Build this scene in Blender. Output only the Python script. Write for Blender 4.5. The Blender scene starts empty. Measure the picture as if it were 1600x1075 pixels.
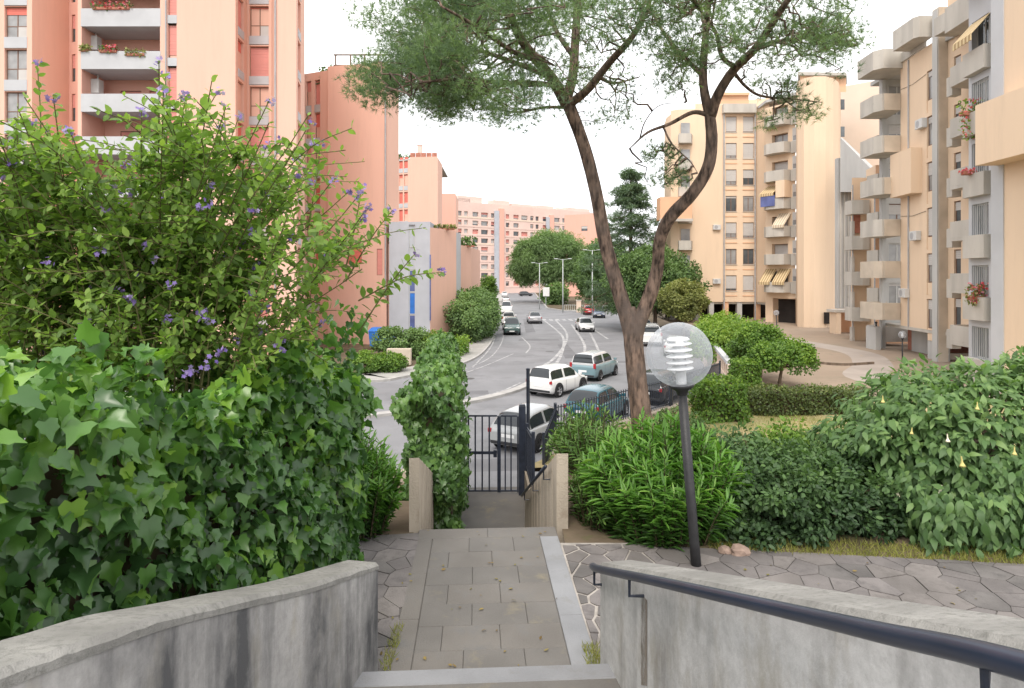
import bpy, bmesh, math, random
import numpy as np
from mathutils import Vector, Matrix

# ------------------------------------------------------------------ camera, sky, sun, exposure
scene = bpy.context.scene
col = scene.collection
random.seed(7)
rng = np.random.default_rng(7)
cam_data = bpy.data.cameras.new('camera')
cam = bpy.data.objects.new('camera', cam_data)
col.objects.link(cam)
cam.location = (0, 0, 0)                       # the eye is the origin; path 2.6 m below, road 6.2 m below
cam.rotation_euler = (math.radians(90), 0, 0)
cam_data.lens = 22.5
cam_data.sensor_width = 36
cam_data.shift_y = -0.0666
cam_data.clip_start = 0.05
cam_data.clip_end = 5000
scene.camera = cam

SUN_EL, SUN_AZ = math.radians(52), math.radians(192)   # high, veiled, behind and a little to one side of the camera
world = bpy.data.worlds.new('World')
scene.world = world
world.use_nodes = True
wn, wl = world.node_tree.nodes, world.node_tree.links
wn.clear()
sky_tex = wn.new('ShaderNodeTexSky'); sky_tex.sky_type = 'NISHITA'; sky_tex.sun_disc = False
sky_tex.sun_elevation = SUN_EL; sky_tex.sun_rotation = SUN_AZ
sky_tex.air_density = 1.0; sky_tex.dust_density = 4.0; sky_tex.ozone_density = 1.0
tc = wn.new('ShaderNodeTexCoord')
cl = wn.new('ShaderNodeTexNoise'); cl.inputs['Scale'].default_value = 2.2; cl.inputs['Detail'].default_value = 5
cr = wn.new('ShaderNodeValToRGB')
cr.color_ramp.elements[0].position = 0.3; cr.color_ramp.elements[0].color = (9.3, 9.5, 9.8, 1)
cr.color_ramp.elements[1].position = 0.7; cr.color_ramp.elements[1].color = (11.2, 11.0, 10.8, 1)
mx = wn.new('ShaderNodeMixRGB'); mx.inputs['Fac'].default_value = 0.86       # thin even cloud over the sky
bg = wn.new('ShaderNodeBackground'); bg.inputs['Strength'].default_value = 0.10
wo = wn.new('ShaderNodeOutputWorld')
wl.new(tc.outputs['Generated'], cl.inputs['Vector']); wl.new(cl.outputs['Fac'], cr.inputs['Fac'])
wl.new(sky_tex.outputs['Color'], mx.inputs['Color1']); wl.new(cr.outputs['Color'], mx.inputs['Color2'])
wl.new(mx.outputs['Color'], bg.inputs['Color']); wl.new(bg.outputs['Background'], wo.inputs['Surface'])

sun_data = bpy.data.lights.new('sun', 'SUN')
sun = bpy.data.objects.new('sun', sun_data); col.objects.link(sun)
sun_data.energy = 1.3; sun_data.angle = math.radians(22); sun_data.color = (1.0, 0.93, 0.84)
sun_dir = Vector((math.sin(SUN_AZ) * math.cos(SUN_EL), math.cos(SUN_AZ) * math.cos(SUN_EL), math.sin(SUN_EL)))
sun.rotation_euler = (-sun_dir).to_track_quat('-Z', 'Y').to_euler()
sun.location = (0, -20, 40)

vs = scene.view_settings
vs.view_transform = 'Standard'; vs.look = 'None'; vs.gamma = 1.0; vs.use_curve_mapping = False
vs.exposure = 1.02
cy = scene.cycles
cy.use_denoising = True
cy.max_bounces = 6; cy.diffuse_bounces = 4; cy.glossy_bounces = 2; cy.transmission_bounces = 4
cy.transparent_max_bounces = 8; cy.caustics_reflective = False; cy.caustics_refractive = False

# ------------------------------------------------------------------ helpers
ROAD, PATH, YARD = -6.2, -2.6, -5.0
def Xp(px, Y): return (px - 800) * Y / 1000.0
def Zp(py, Y): return (431 - py) * Y / 1000.0
def at(px, py, Y): return Vector((Xp(px, Y), Y, Zp(py, Y)))
I4 = Matrix.Identity(4)
W = {}
def place(o, parent=None, M=None):
    M = M or I4
    col.objects.link(o)
    W[o.name] = M
    if parent is not None:
        o.parent = parent
        o.matrix_basis = W[parent.name].inverted() @ M
    else:
        o.matrix_basis = M
    return o
def tag(o, label=None, cat=None, group=None, kind=None):
    if label: o['label'] = label
    if cat: o['category'] = cat
    if group: o['group'] = group
    if kind: o['kind'] = kind
    return o
def thing(name, label, cat, loc=(0, 0, 0), rz=0.0, group=None):
    o = bpy.data.objects.new(name, None)
    o.empty_display_size = 0.2
    place(o, None, Matrix.Translation(loc) @ Matrix.Rotation(rz, 4, 'Z'))
    return tag(o, label, cat, group)
class MB:
    def __init__(s): s.v, s.f, s.m = [], [], []
    def add(s, vs, fs, mi=0):
        b = len(s.v); s.v += [tuple(v) for v in vs]
        s.f += [tuple(i + b for i in f) for f in fs]; s.m += [mi] * len(fs)
        return s
    def quad(s, a, b, c, d, mi=0): return s.add([a, b, c, d], [(0, 1, 2, 3)], mi)
    def box(s, x0, x1, y0, y1, z0, z1, mi=0):
        return s.add([(x0,y0,z0),(x1,y0,z0),(x1,y1,z0),(x0,y1,z0),(x0,y0,z1),(x1,y0,z1),(x1,y1,z1),(x0,y1,z1)],
                     [(0,3,2,1),(4,5,6,7),(0,1,5,4),(1,2,6,5),(2,3,7,6),(3,0,4,7)], mi)
    def cbox(s, x0, x1, y0, y1, z0, z1, c=0.01, mi=0):       # a box with chamfered edges
        bm = bmesh.new()
        bmesh.ops.create_cube(bm, size=1.0)
        for v in bm.verts:
            v.co = Vector(((x0+x1)/2 + v.co.x*(x1-x0), (y0+y1)/2 + v.co.y*(y1-y0), (z0+z1)/2 + v.co.z*(z1-z0)))
        bmesh.ops.bevel(bm, geom=bm.edges[:], offset=c, segments=1, affect='EDGES')
        bm.verts.index_update()
        s.add([v.co[:] for v in bm.verts], [[v.index for v in f.verts] for f in bm.faces], mi)
        bm.free(); return s
    def prism(s, poly, z0, z1, mi=0):                         # poly counter-clockwise seen from above
        n = len(poly)
        v = [(p[0], p[1], z0) for p in poly] + [(p[0], p[1], z1) for p in poly]
        f = [tuple(range(n-1, -1, -1)), tuple(range(n, 2*n))] + [(i, (i+1) % n, n+(i+1) % n, n+i) for i in range(n)]
        return s.add(v, f, mi)
    def tube(s, pts, radii, n=8, mi=0, cap=True):
        pts = [Vector(p) for p in pts]
        if not hasattr(radii, '__len__'): radii = [radii] * len(pts)
        rings = []; up = None
        for i, p in enumerate(pts):
            t = (pts[min(i+1, len(pts)-1)] - pts[max(i-1, 0)]).normalized()
            if up is None:
                up = Vector((0, 0, 1)) if abs(t.z) < 0.9 else Vector((1, 0, 0))
            a = t.cross(up).normalized(); b = a.cross(t).normalized(); up = b
            rings.append([p + (a*math.cos(2*math.pi*k/n) + b*math.sin(2*math.pi*k/n))*radii[i] for k in range(n)])
        v = [q[:] for r in rings for q in r]
        f = [(i*n+k, i*n+(k+1) % n, (i+1)*n+(k+1) % n, (i+1)*n+k) for i in range(len(pts)-1) for k in range(n)]
        if cap: f += [tuple(range(n-1, -1, -1)), tuple((len(pts)-1)*n+k for k in range(n))]
        return s.add(v, f, mi)
    def lathe(s, prof, n=16, mi=0, axis='Z', c=(0, 0, 0)):
        v, f = [], []
        for (r, h) in prof:
            for k in range(n):
                a = 2*math.pi*k/n
                p = (r*math.cos(a), r*math.sin(a), h) if axis == 'Z' else (r*math.cos(a), h, r*math.sin(a))
                v.append((p[0]+c[0], p[1]+c[1], p[2]+c[2]))
        for i in range(len(prof)-1):
            for k in range(n):
                q = (i*n+k, i*n+(k+1) % n, (i+1)*n+(k+1) % n, (i+1)*n+k)
                f.append(q if axis == 'Z' else q[::-1])
        return s.add(v, f, mi)
    def mesh(s, name, mats, smooth=False):
        me = bpy.data.meshes.new(name)
        me.from_pydata(s.v, [], s.f)
        mats = mats if isinstance(mats, (list, tuple)) else [mats]
        for m in mats: me.materials.append(m)
        if len(mats) > 1: me.polygons.foreach_set('material_index', s.m)
        if smooth: me.polygons.foreach_set('use_smooth', [True]*len(s.f))
        me.update(); return me
    def build(s, name, mats, parent=None, M=None, smooth=False):
        return place(bpy.data.objects.new(name, s.mesh(name, mats, smooth)), parent, M)
def local(parent):  return W[parent.name]
def inst(name, me, parent=None, M=None): return place(bpy.data.objects.new(name, me), parent, M)
def catmull(pts, n=6):
    P = [Vector(p) for p in pts]; P = [2*P[0]-P[1]] + P + [2*P[-1]-P[-2]]; out = []
    for i in range(1, len(P)-2):
        for k in range(n):
            t = k/n
            out.append(0.5*((2*P[i]) + (P[i+1]-P[i-1])*t + (2*P[i-1]-5*P[i]+4*P[i+1]-P[i+2])*t*t + (3*P[i]-P[i-1]-3*P[i+1]+P[i+2])*t**3))
    out.append(P[-2]); return out
def offset_line(pts, d):                        # plan polyline moved d to its left, mitred
    out = []; P = [Vector(p[:2]) for p in pts]
    for i, p in enumerate(P):
        ns = []
        if i > 0: e = (p-P[i-1]).normalized(); ns.append(Vector((-e.y, e.x)))
        if i < len(P)-1: e = (P[i+1]-p).normalized(); ns.append(Vector((-e.y, e.x)))
        n = sum(ns, Vector((0, 0))).normalized()
        out.append(p + n*d/max(0.3, n.dot(ns[0])))
    return out
def strip_wall(mb, pts, d, zb, zt, mi=0):       # standing wall along a plan line; zb, zt per point or one value
    q = offset_line(pts, d); n = len(pts)
    zb = zb if hasattr(zb, '__len__') else [zb]*n
    zt = zt if hasattr(zt, '__len__') else [zt]*n
    v = []
    for i in range(n):
        v += [(pts[i][0], pts[i][1], zb[i]), (pts[i][0], pts[i][1], zt[i]), (q[i].x, q[i].y, zt[i]), (q[i].x, q[i].y, zb[i])]
    f = []
    for i in range(n-1):
        for k in range(4): f.append((4*i+k, 4*i+(k+1) % 4, 4*i+4+(k+1) % 4, 4*i+4+k))
    f += [(3, 2, 1, 0), tuple(4*(n-1)+k for k in range(4))]
    return mb.add(v, f, mi)

# ------------------------------------------------------------------ materials
MATS = {}
def mat(name, c, rough=0.8, var=0.12, scale=1.5, bump=0.0, bscale=30.0, spec=0.3, c2=None, stretch=(1, 1, 1), metal=0.0, detail=6, lo=0.35, hi=0.65, c3=None, s3=9.0, f3=0.5, bmap=False, cmap=False):
    m = bpy.data.materials.new(name); m.use_nodes = True
    nt = m.node_tree; N, L = nt.nodes, nt.links
    b = N['Principled BSDF']
    b.inputs['Roughness'].default_value = rough; b.inputs['Specular IOR Level'].default_value = spec; b.inputs['Metallic'].default_value = metal
    t = N.new('ShaderNodeTexCoord'); mp = N.new('ShaderNodeMapping'); mp.inputs['Scale'].default_value = stretch
    L.new(t.outputs['Object'], mp.inputs['Vector'])
    n = N.new('ShaderNodeTexNoise'); n.inputs['Scale'].default_value = scale; n.inputs['Detail'].default_value = detail
    L.new(mp.outputs['Vector'], n.inputs['Vector'])
    r = N.new('ShaderNodeValToRGB'); r.color_ramp.elements[0].position = lo; r.color_ramp.elements[1].position = hi
    a = c2 if c2 else tuple(x*(1-var) for x in c); d = c if c2 else tuple(min(1, x*(1+var)) for x in c)
    r.color_ramp.elements[0].color = (*a, 1); r.color_ramp.elements[1].color = (*d, 1)
    L.new(n.outputs['Fac'], r.inputs['Fac'])
    out = r.outputs['Color']
    if c3:
        n3 = N.new('ShaderNodeTexNoise'); n3.inputs['Scale'].default_value = s3; n3.inputs['Detail'].default_value = 8
        n3.inputs['Roughness'].default_value = 0.7
        L.new((mp.outputs['Vector'] if cmap else t.outputs['Object']), n3.inputs['Vector'])
        r3 = N.new('ShaderNodeValToRGB'); r3.color_ramp.elements[0].position = f3; r3.color_ramp.elements[1].position = min(1, f3+0.18)
        L.new(n3.outputs['Fac'], r3.inputs['Fac'])
        mm = N.new('ShaderNodeMixRGB'); mm.inputs['Color2'].default_value = (*c3, 1)
        L.new(r3.outputs['Color'], mm.inputs['Fac']); L.new(out, mm.inputs['Color1']); out = mm.outputs['Color']
    L.new(out, b.inputs['Base Color'])
    if bump:
        n2 = N.new('ShaderNodeTexNoise'); n2.inputs['Scale'].default_value = bscale; n2.inputs['Detail'].default_value = 5
        L.new((mp.outputs['Vector'] if bmap else t.outputs['Object']), n2.inputs['Vector'])
        bp = N.new('ShaderNodeBump'); bp.inputs['Strength'].default_value = bump; bp.inputs['Distance'].default_value = 0.02
        L.new(n2.outputs['Fac'], bp.inputs['Height']); L.new(bp.outputs['Normal'], b.inputs['Normal'])
    MATS[name] = m; return m
def concrete(name, c, dark, amount, patch, fade=False):
    """weathered concrete: vertical dirt runs, mottling and pale patches"""
    m = bpy.data.materials.new(name); m.use_nodes = True; N, L = m.node_tree.nodes, m.node_tree.links; b = N['Principled BSDF']
    b.inputs['Roughness'].default_value = .93; b.inputs['Specular IOR Level'].default_value = .15
    t = N.new('ShaderNodeTexCoord')
    def noise(sc, st, det, rg):
        mp = N.new('ShaderNodeMapping'); mp.inputs['Scale'].default_value = st; L.new(t.outputs['Object'], mp.inputs['Vector'])
        n = N.new('ShaderNodeTexNoise'); n.inputs['Scale'].default_value = sc; n.inputs['Detail'].default_value = det; n.inputs['Roughness'].default_value = rg
        L.new(mp.outputs['Vector'], n.inputs['Vector']); return n.outputs['Fac']
    def ramp(f, lo, hi):
        r = N.new('ShaderNodeMapRange'); r.inputs['From Min'].default_value = lo; r.inputs['From Max'].default_value = hi; L.new(f, r.inputs['Value']); return r.outputs['Result']
    def mix(f, a, bcol):
        k = N.new('ShaderNodeMixRGB'); L.new(f, k.inputs['Fac'])
        for i, v in ((1, a), (2, bcol)):
            if isinstance(v, tuple): k.inputs[i].default_value = (*v, 1)
            else: L.new(v, k.inputs[i])
        return k.outputs['Color']
    streak = ramp(noise(3.2, (1, 1, .16), 12, .62), 1-amount-.10, 1-amount+.16)
    blot = ramp(noise(1.5, (1, 1, .7), 10, .70), .40, .66)
    mul = N.new('ShaderNodeMath'); mul.operation = 'MULTIPLY'; L.new(streak, mul.inputs[0]); L.new(blot, mul.inputs[1])
    ad = N.new('ShaderNodeMath'); ad.operation = 'MULTIPLY_ADD'; ad.inputs[1].default_value = .45; L.new(streak, ad.inputs[0]); L.new(mul.outputs[0], ad.inputs[2]); ad.use_clamp = True
    base = mix(ramp(noise(14, (1, 1, 1), 10, .75), .42, .62), c, tuple(x*.80 for x in c))
    base = mix(ramp(noise(2.7, (1, 1, .45), 9, .7), .52, .70), base, patch)
    out = mix(ad.outputs[0], base, dark); L.new(out, b.inputs['Base Color'])
    bp = N.new('ShaderNodeBump'); bp.inputs['Strength'].default_value = .25; bp.inputs['Distance'].default_value = .01; L.new(noise(70, (1, 1, 1), 6, .7), bp.inputs['Height']); L.new(bp.outputs['Normal'], b.inputs['Normal'])
    if fade: L.new(ramp(noise(9, (1, 1, .25), 8, .7), .34, .62), b.inputs['Alpha'])
    MATS[name] = m; return m
def leaf_mat(name, cols, rough=0.45, trans=0.35, spec=0.35):
    m = bpy.data.materials.new(name); m.use_nodes = True
    nt = m.node_tree; N, L = nt.nodes, nt.links
    b = N['Principled BSDF']; b.inputs['Roughness'].default_value = rough; b.inputs['Specular IOR Level'].default_value = spec
    a = N.new('ShaderNodeAttribute'); a.attribute_name = 'tint'
    r = N.new('ShaderNodeValToRGB'); e = r.color_ramp.elements
    while len(e) < len(cols): e.new(0.5)
    for i, c in enumerate(cols):
        e[i].position = i/(len(cols)-1); e[i].color = (*c, 1)
    L.new(a.outputs['Fac'], r.inputs['Fac']); L.new(r.outputs['Color'], b.inputs['Base Color'])
    tr = N.new('ShaderNodeBsdfTranslucent'); g = N.new('ShaderNodeMixRGB'); g.blend_type = 'MULTIPLY'; g.inputs['Fac'].default_value = 1
    g.inputs['Color2'].default_value = (1.35, 1.5, 0.75, 1)
    L.new(r.outputs['Color'], g.inputs['Color1']); L.new(g.outputs['Color'], tr.inputs['Color'])
    ms = N.new('ShaderNodeMixShader'); ms.inputs['Fac'].default_value = trans
    L.new(b.outputs['BSDF'], ms.inputs[1]); L.new(tr.outputs['BSDF'], ms.inputs[2])
    L.new(ms.outputs['Shader'], N['Material Output'].inputs['Surface'])
    MATS[name] = m; return m

m_pink   = mat('pink_plaster', (0.72, 0.455, 0.36), 0.9, 0.03, 0.25, 0.15, 60, 0.1, stretch=(1, 1, .12), c3=(0.68, 0.43, 0.34), s3=1.1, f3=0.48, cmap=True)
m_pinkd  = mat('salmon_plaster', (0.70, 0.40, 0.32), 0.9, 0.03, 0.25, 0.15, 60, 0.1, stretch=(1, 1, .12), c3=(0.66, 0.39, 0.305), s3=1.1, f3=0.48, cmap=True)
m_peach  = mat('peach_plaster', (0.72, 0.555, 0.405), 0.9, 0.03, 0.3, 0.15, 60, 0.1, stretch=(1, 1, 0.14), c3=(0.68, 0.525, 0.385), s3=1.3, f3=0.48, cmap=True)
m_peachd = mat('apricot_plaster', (0.68, 0.42, 0.27), 0.9, 0.06, 0.3, 0.15, 60, 0.1)
m_cream  = mat('cream_plaster', (0.68, 0.55, 0.45), 0.9, 0.05, 0.3, 0.15, 60, 0.1)
m_rose   = mat('rose_plaster', (0.68, 0.51, 0.45), 0.9, 0.05, 0.2, 0.1, 60, 0.1)
m_grey   = mat('grey_render', (0.45, 0.445, 0.43), 0.9, 0.10, 0.8, 0.2, 40, 0.15, stretch=(1, 1, 0.25))
m_conc   = mat('balcony_concrete', (0.47, 0.44, 0.395), 0.9, 0.10, 1.2, 0.2, 40, 0.15, stretch=(1, 1, 0.2), c3=(0.33, 0.30, 0.265), s3=1.6, f3=0.60)
m_tan    = mat('tan_concrete', (0.50, 0.43, 0.35), 0.9, 0.10, 1.0, 0.2, 40, 0.15)
m_white  = mat('white_render', (0.47, 0.475, 0.49), 0.85, 0.05, 0.8, 0.1, 40, 0.2)
m_bluegr = mat('pale_blue_render', (0.43, 0.45, 0.49), 0.85, 0.05, 0.8, 0.1, 40, 0.2)
m_red    = mat('red_shutter', (0.66, 0.18, 0.14), 0.7, 0.15, 0.4, 0, 30, 0.3)
m_redl   = mat('faded_red_shutter', (0.68, 0.29, 0.25), 0.7, 0.12, 0.4, 0, 30, 0.3)
m_shut   = mat('pale_shutter', (0.52, 0.50, 0.48), 0.7, 0.08, 0.6, 0, 30, 0.3)
m_frame  = mat('brown_window_frame', (0.20, 0.12, 0.085), 0.6, 0.1, 3, 0, 30, 0.3)
m_wframe = mat('white_window_frame', (0.55, 0.55, 0.54), 0.5, 0.04, 3, 0, 30, 0.3)
m_glass  = mat('window_glass', (0.10, 0.115, 0.125), 0.06, 0.6, 0.35, 0, 30, 0.6)
m_cglass = mat('curtained_glass', (0.30, 0.30, 0.30), 0.1, 0.35, 0.5, 0, 30, 0.55)
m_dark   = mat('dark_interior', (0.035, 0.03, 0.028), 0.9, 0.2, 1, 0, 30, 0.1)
m_blue   = mat('blue_paint', (0.03, 0.16, 0.52), 0.5, 0.15, 2, 0, 30, 0.4)
m_bluedk = mat('blue_glazing', (0.10, 0.13, 0.30), 0.2, 0.25, 1, 0, 30, 0.5)
m_pipe   = mat('grey_pipe', (0.36, 0.36, 0.37), 0.5, 0.08, 2, 0, 30, 0.4)
m_asph   = mat('asphalt', (0.205, 0.206, 0.215), 0.85, 0.10, 0.35, 0.25, 70, 0.25, c3=(0.165, 0.166, 0.173), s3=0.55, f3=0.5)
m_patch  = mat('newer_asphalt', (0.15, 0.15, 0.157), 0.85, 0.12, 0.8, 0.25, 70, 0.25)
m_side   = mat('pavement_concrete', (0.34, 0.33, 0.31), 0.9, 0.12, 0.8, 0.2, 40, 0.2)
m_kerb   = mat('kerb_stone', (0.38, 0.37, 0.355), 0.85, 0.12, 1.5, 0.2, 40, 0.2)
m_line   = mat('worn_road_paint', (0.42, 0.42, 0.42), 0.8, 0.1, 2.5, 0, 40, 0.2, c2=(0.23, 0.23, 0.235), detail=8, lo=0.38, hi=0.58)
m_earth  = mat('earth', (0.13, 0.10, 0.07), 0.95, 0.3, 1.2, 0.6, 12, 0.1, c3=(0.10, 0.105, 0.045), s3=2.2, f3=0.52)
m_lawn   = mat('dry_lawn', (0.36, 0.29, 0.16), 0.95, 0.2, 0.7, 0.6, 20, 0.1, c3=(0.24, 0.25, 0.10), s3=1.1, f3=0.46)
m_yard   = mat('courtyard_asphalt', (0.30, 0.235, 0.18), 0.92, 0.10, 0.25, 0.3, 30, 0.15, c3=(0.25, 0.205, 0.155), s3=0.5, f3=0.5)
m_yardp  = mat('courtyard_path', (0.34, 0.295, 0.26), 0.92, 0.10, 0.5, 0.2, 30, 0.15)
m_wallL  = concrete('stained_concrete', (0.46, 0.445, 0.43), (0.10, 0.10, 0.103), 0.50, (0.36, 0.33, 0.27))
m_wallR  = concrete('pale_stained_concrete', (0.60, 0.595, 0.59), (0.20, 0.195, 0.19), 0.39, (0.36, 0.335, 0.29))
m_cap    = mat('coping_concrete', (0.27, 0.262, 0.245), 0.92, 0.18, 4, 0.3, 200, 0.15, c3=(0.19, 0.186, 0.172), s3=34, f3=0.48)
m_para   = mat('boarded_concrete', (0.40, 0.345, 0.28), 0.92, 0.15, 3, 0.4, 50, 0.15, stretch=(1, 1, 0.3), c3=(0.25, 0.20, 0.155), s3=4, f3=0.56)
m_slab   = mat('slate_slab', (0.145, 0.136, 0.126), 0.75, 0.12, 1.6, 0.25, 90, 0.3, c3=(0.225, 0.195, 0.135), s3=2.4, f3=0.56)
m_slab2  = mat('slate_slab_brownish', (0.157, 0.145, 0.132), 0.75, 0.12, 1.6, 0.25, 90, 0.3, c3=(0.145, 0.142, 0.138), s3=3.1, f3=0.52)
m_slabl  = mat('pale_grey_slab', (0.235, 0.238, 0.248), 0.75, 0.12, 2, 0.25, 90, 0.3, c3=(0.195, 0.19, 0.182), s3=3.5, f3=0.55)
m_crazy  = mat('porphyry_stone', (0.165, 0.15, 0.145), 0.8, 0.25, 1.6, 0.3, 60, 0.25, c3=(0.12, 0.11, 0.108), s3=7, f3=0.5)
m_crazy2 = mat('porphyry_stone_dark', (0.135, 0.125, 0.12), 0.8, 0.25, 1.9, 0.3, 60, 0.25, c3=(0.10, 0.093, 0.09), s3=8, f3=0.5)
m_crazy3 = mat('porphyry_stone_warm', (0.17, 0.154, 0.146), 0.8, 0.25, 1.4, 0.3, 60, 0.25, c3=(0.13, 0.118, 0.11), s3=6, f3=0.5)
m_mort   = mat('pale_mortar', (0.36, 0.33, 0.30), 0.95, 0.25, 6, 0.5, 70, 0.1)
m_mortd  = mat('dark_mortar', (0.15, 0.14, 0.132), 0.95, 0.12, 6, 0.5, 70, 0.1)
m_iron   = mat('blue_black_iron', (0.020, 0.026, 0.042), 0.42, 0.25, 12, 0.1, 60, 0.5)
m_rail   = mat('navy_rail_paint', (0.022, 0.030, 0.055), 0.33, 0.12, 6, 0.0, 50, 0.5, c3=(0.30, 0.32, 0.34), s3=28, f3=0.74)
m_post   = mat('dark_post_paint', (0.024, 0.024, 0.026), 0.5, 0.2, 14, 0.15, 60, 0.4)
m_bark   = mat('pine_bark', (0.235, 0.165, 0.13), 0.95, 0.3, 12, 1.0, 18, 0.1, c2=(0.045, 0.034, 0.029), stretch=(1, 1, 0.3), lo=0.36, hi=0.64, detail=10, bmap=True, c3=(0.125, 0.098, 0.085), s3=1.3, f3=0.48)
m_barkd  = mat('grey_bark', (0.17, 0.13, 0.10), 0.95, 0.3, 4, 0.8, 14, 0.1, stretch=(1, 1, 0.3))
m_twig_core   = mat('twig_and_dark_core', (0.075, 0.06, 0.036), 0.9, 0.2, 4, 0, 14, 0.1)  # twigs, and hedge cores darkened to stand for shade between the leaves
m_stem   = mat('green_stem', (0.13, 0.125, 0.055), 0.8, 0.2, 4, 0, 14, 0.1)
m_metal  = mat('lamp_pole_metal', (0.50, 0.53, 0.52), 0.5, 0.06, 1, 0, 30, 0.4)
m_rust   = concrete('rust_run', (0.30, 0.26, 0.22), (0.10, 0.08, 0.065), 0.5, (0.22, 0.18, 0.14), True)
m_rock   = mat('pinkish_rock', (0.26, 0.19, 0.155), 0.95, 0.25, 7, 0.9, 12, 0.1)
m_brickr = mat('brick_red_tile', (0.40, 0.17, 0.12), 0.85, 0.2, 3, 0.2, 30, 0.2)
m_rub    = mat('tyre_rubber', (0.025, 0.025, 0.026), 0.8, 0.1, 5, 0, 30, 0.2)
m_trimd  = mat('cast_iron', (0.07, 0.068, 0.066), 0.6, 0.2, 20, 0.4, 60, 0.3)
m_rim    = mat('wheel_alloy', (0.5, 0.5, 0.51), 0.35, 0.05, 5, 0, 30, 0.5, metal=0.6)
m_cglz   = mat('car_glass', (0.025, 0.03, 0.034), 0.05, 0.1, 2, 0, 30, 0.6)
m_trim   = mat('car_black_trim', (0.03, 0.03, 0.032), 0.6, 0.1, 2, 0, 30, 0.3)
m_tail   = mat('tail_light_red', (0.36, 0.02, 0.025), 0.2, 0.1, 5, 0, 30, 0.5)
m_head   = mat('headlight_lens', (0.75, 0.76, 0.77), 0.1, 0.05, 5, 0, 30, 0.6)
m_plate  = mat('number_plate_white', (0.75, 0.75, 0.74), 0.5, 0.04, 5, 0, 30, 0.4)
def stripes(name, c1, c2, sc):
    m = mat(name, c1, 0.85, 0.05, 1, 0, 30, 0.1); N, L = m.node_tree.nodes, m.node_tree.links
    t = N.new('ShaderNodeTexCoord'); w = N.new('ShaderNodeTexWave'); w.wave_type = 'BANDS'; w.bands_direction = 'X'; w.inputs['Scale'].default_value = sc
    r = N.new('ShaderNodeValToRGB'); r.color_ramp.interpolation = 'CONSTANT'; r.color_ramp.elements[1].position = 0.5
    r.color_ramp.elements[0].color = (*c1, 1); r.color_ramp.elements[1].color = (*c2, 1)
    L.new(t.outputs['UV'], w.inputs['Vector']) if False else L.new(t.outputs['Object'], w.inputs['Vector'])
    L.new(w.outputs['Fac'], r.inputs['Fac']); L.new(r.outputs['Color'], N['Principled BSDF'].inputs['Base Color'])
    return m
m_awn = stripes('striped_awning', (0.62, 0.50, 0.30), (0.36, 0.25, 0.14), 1.1)
m_awnl = stripes('pale_striped_awning', (0.68, 0.60, 0.48), (0.50, 0.40, 0.28), 1.1)
def globe_mat():
    m = bpy.data.materials.new('globe_acrylic'); m.use_nodes = True; N, L = m.node_tree.nodes, m.node_tree.links
    N.clear(); o = N.new('ShaderNodeOutputMaterial')
    tr = N.new('ShaderNodeBsdfTransparent'); tr.inputs['Color'].default_value = (0.96, 0.97, 0.98, 1)
    tl = N.new('ShaderNodeBsdfTranslucent'); tl.inputs['Color'].default_value = (0.66, 0.69, 0.74, 1)
    df = N.new('ShaderNodeBsdfDiffuse'); df.inputs['Color'].default_value = (0.66, 0.69, 0.74, 1)
    gl = N.new('ShaderNodeBsdfGlossy'); gl.inputs['Roughness'].default_value = 0.08
    ad = N.new('ShaderNodeMixShader'); ad.inputs['Fac'].default_value = 0.5
    L.new(tl.outputs[0], ad.inputs[1]); L.new(df.outputs[0], ad.inputs[2])
    lw = N.new('ShaderNodeLayerWeight'); lw.inputs['Blend'].default_value = 0.35
    r = N.new('ShaderNodeMapRange'); r.inputs['To Min'].default_value = 0.19; r.inputs['To Max'].default_value = 0.56
    L.new(lw.outputs['Facing'], r.inputs['Value'])
    m1 = N.new('ShaderNodeMixShader'); L.new(r.outputs['Result'], m1.inputs['Fac']); L.new(tr.outputs[0], m1.inputs[1]); L.new(ad.outputs[0], m1.inputs[2])
    m2 = N.new('ShaderNodeMixShader'); m2.inputs['Fac'].default_value = 0.05; L.new(m1.outputs[0], m2.inputs[1]); L.new(gl.outputs[0], m2.inputs[2])
    L.new(m2.outputs[0], o.inputs['Surface']); return m
m_globe = globe_mat()
m_louv = mat('white_louvre', (0.85, 0.86, 0.87), 0.4, 0.03, 5, 0, 30, 0.5)
def paint(name, c, rough=0.22):
    m = mat(name, c, rough, 0.03, 0.8, 0, 30, 0.5); b = m.node_tree.nodes['Principled BSDF']
    b.inputs['Coat Weight'].default_value = 0.6; b.inputs['Coat Roughness'].default_value = 0.06; return m

# ------------------------------------------------------------------ leaf geometry
def T_(v, f): return (np.array(v, dtype=np.float32), f)
def ivy_t(b):
    o = [(0, 0), (.24, -.15), (.49, .03), (.40, .25), (.43, .47), (.21, .60), (0, 1.02), (-.21, .60), (-.43, .47), (-.40, .25), (-.49, .03), (-.24, -.15)]
    v = [(0, .30, -.05*b)] + [(x, y, 0.13*b*abs(x)*2 - 0.22*b*(y-.3)**2*2 - .02*b*(i % 2)) for i, (x, y) in enumerate(o)]
    return T_(v, [(0, i, i % 12 + 1) for i in range(1, 13)])
def ovate_t(w, b):
    v = [(0, 0, 0), (w*.8, .25, .10*w), (w, .5, .12*w), (w*.6, .8, .02), (0, 1, -.12*b), (-w*.6, .8, .02), (-w, .5, .12*w), (-w*.8, .25, .10*w), (0, .5, -.02)]
    return T_(v, [(0, 1, 2, 8), (8, 2, 3, 4), (8, 4, 5, 6), (0, 8, 6, 7)])
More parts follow.
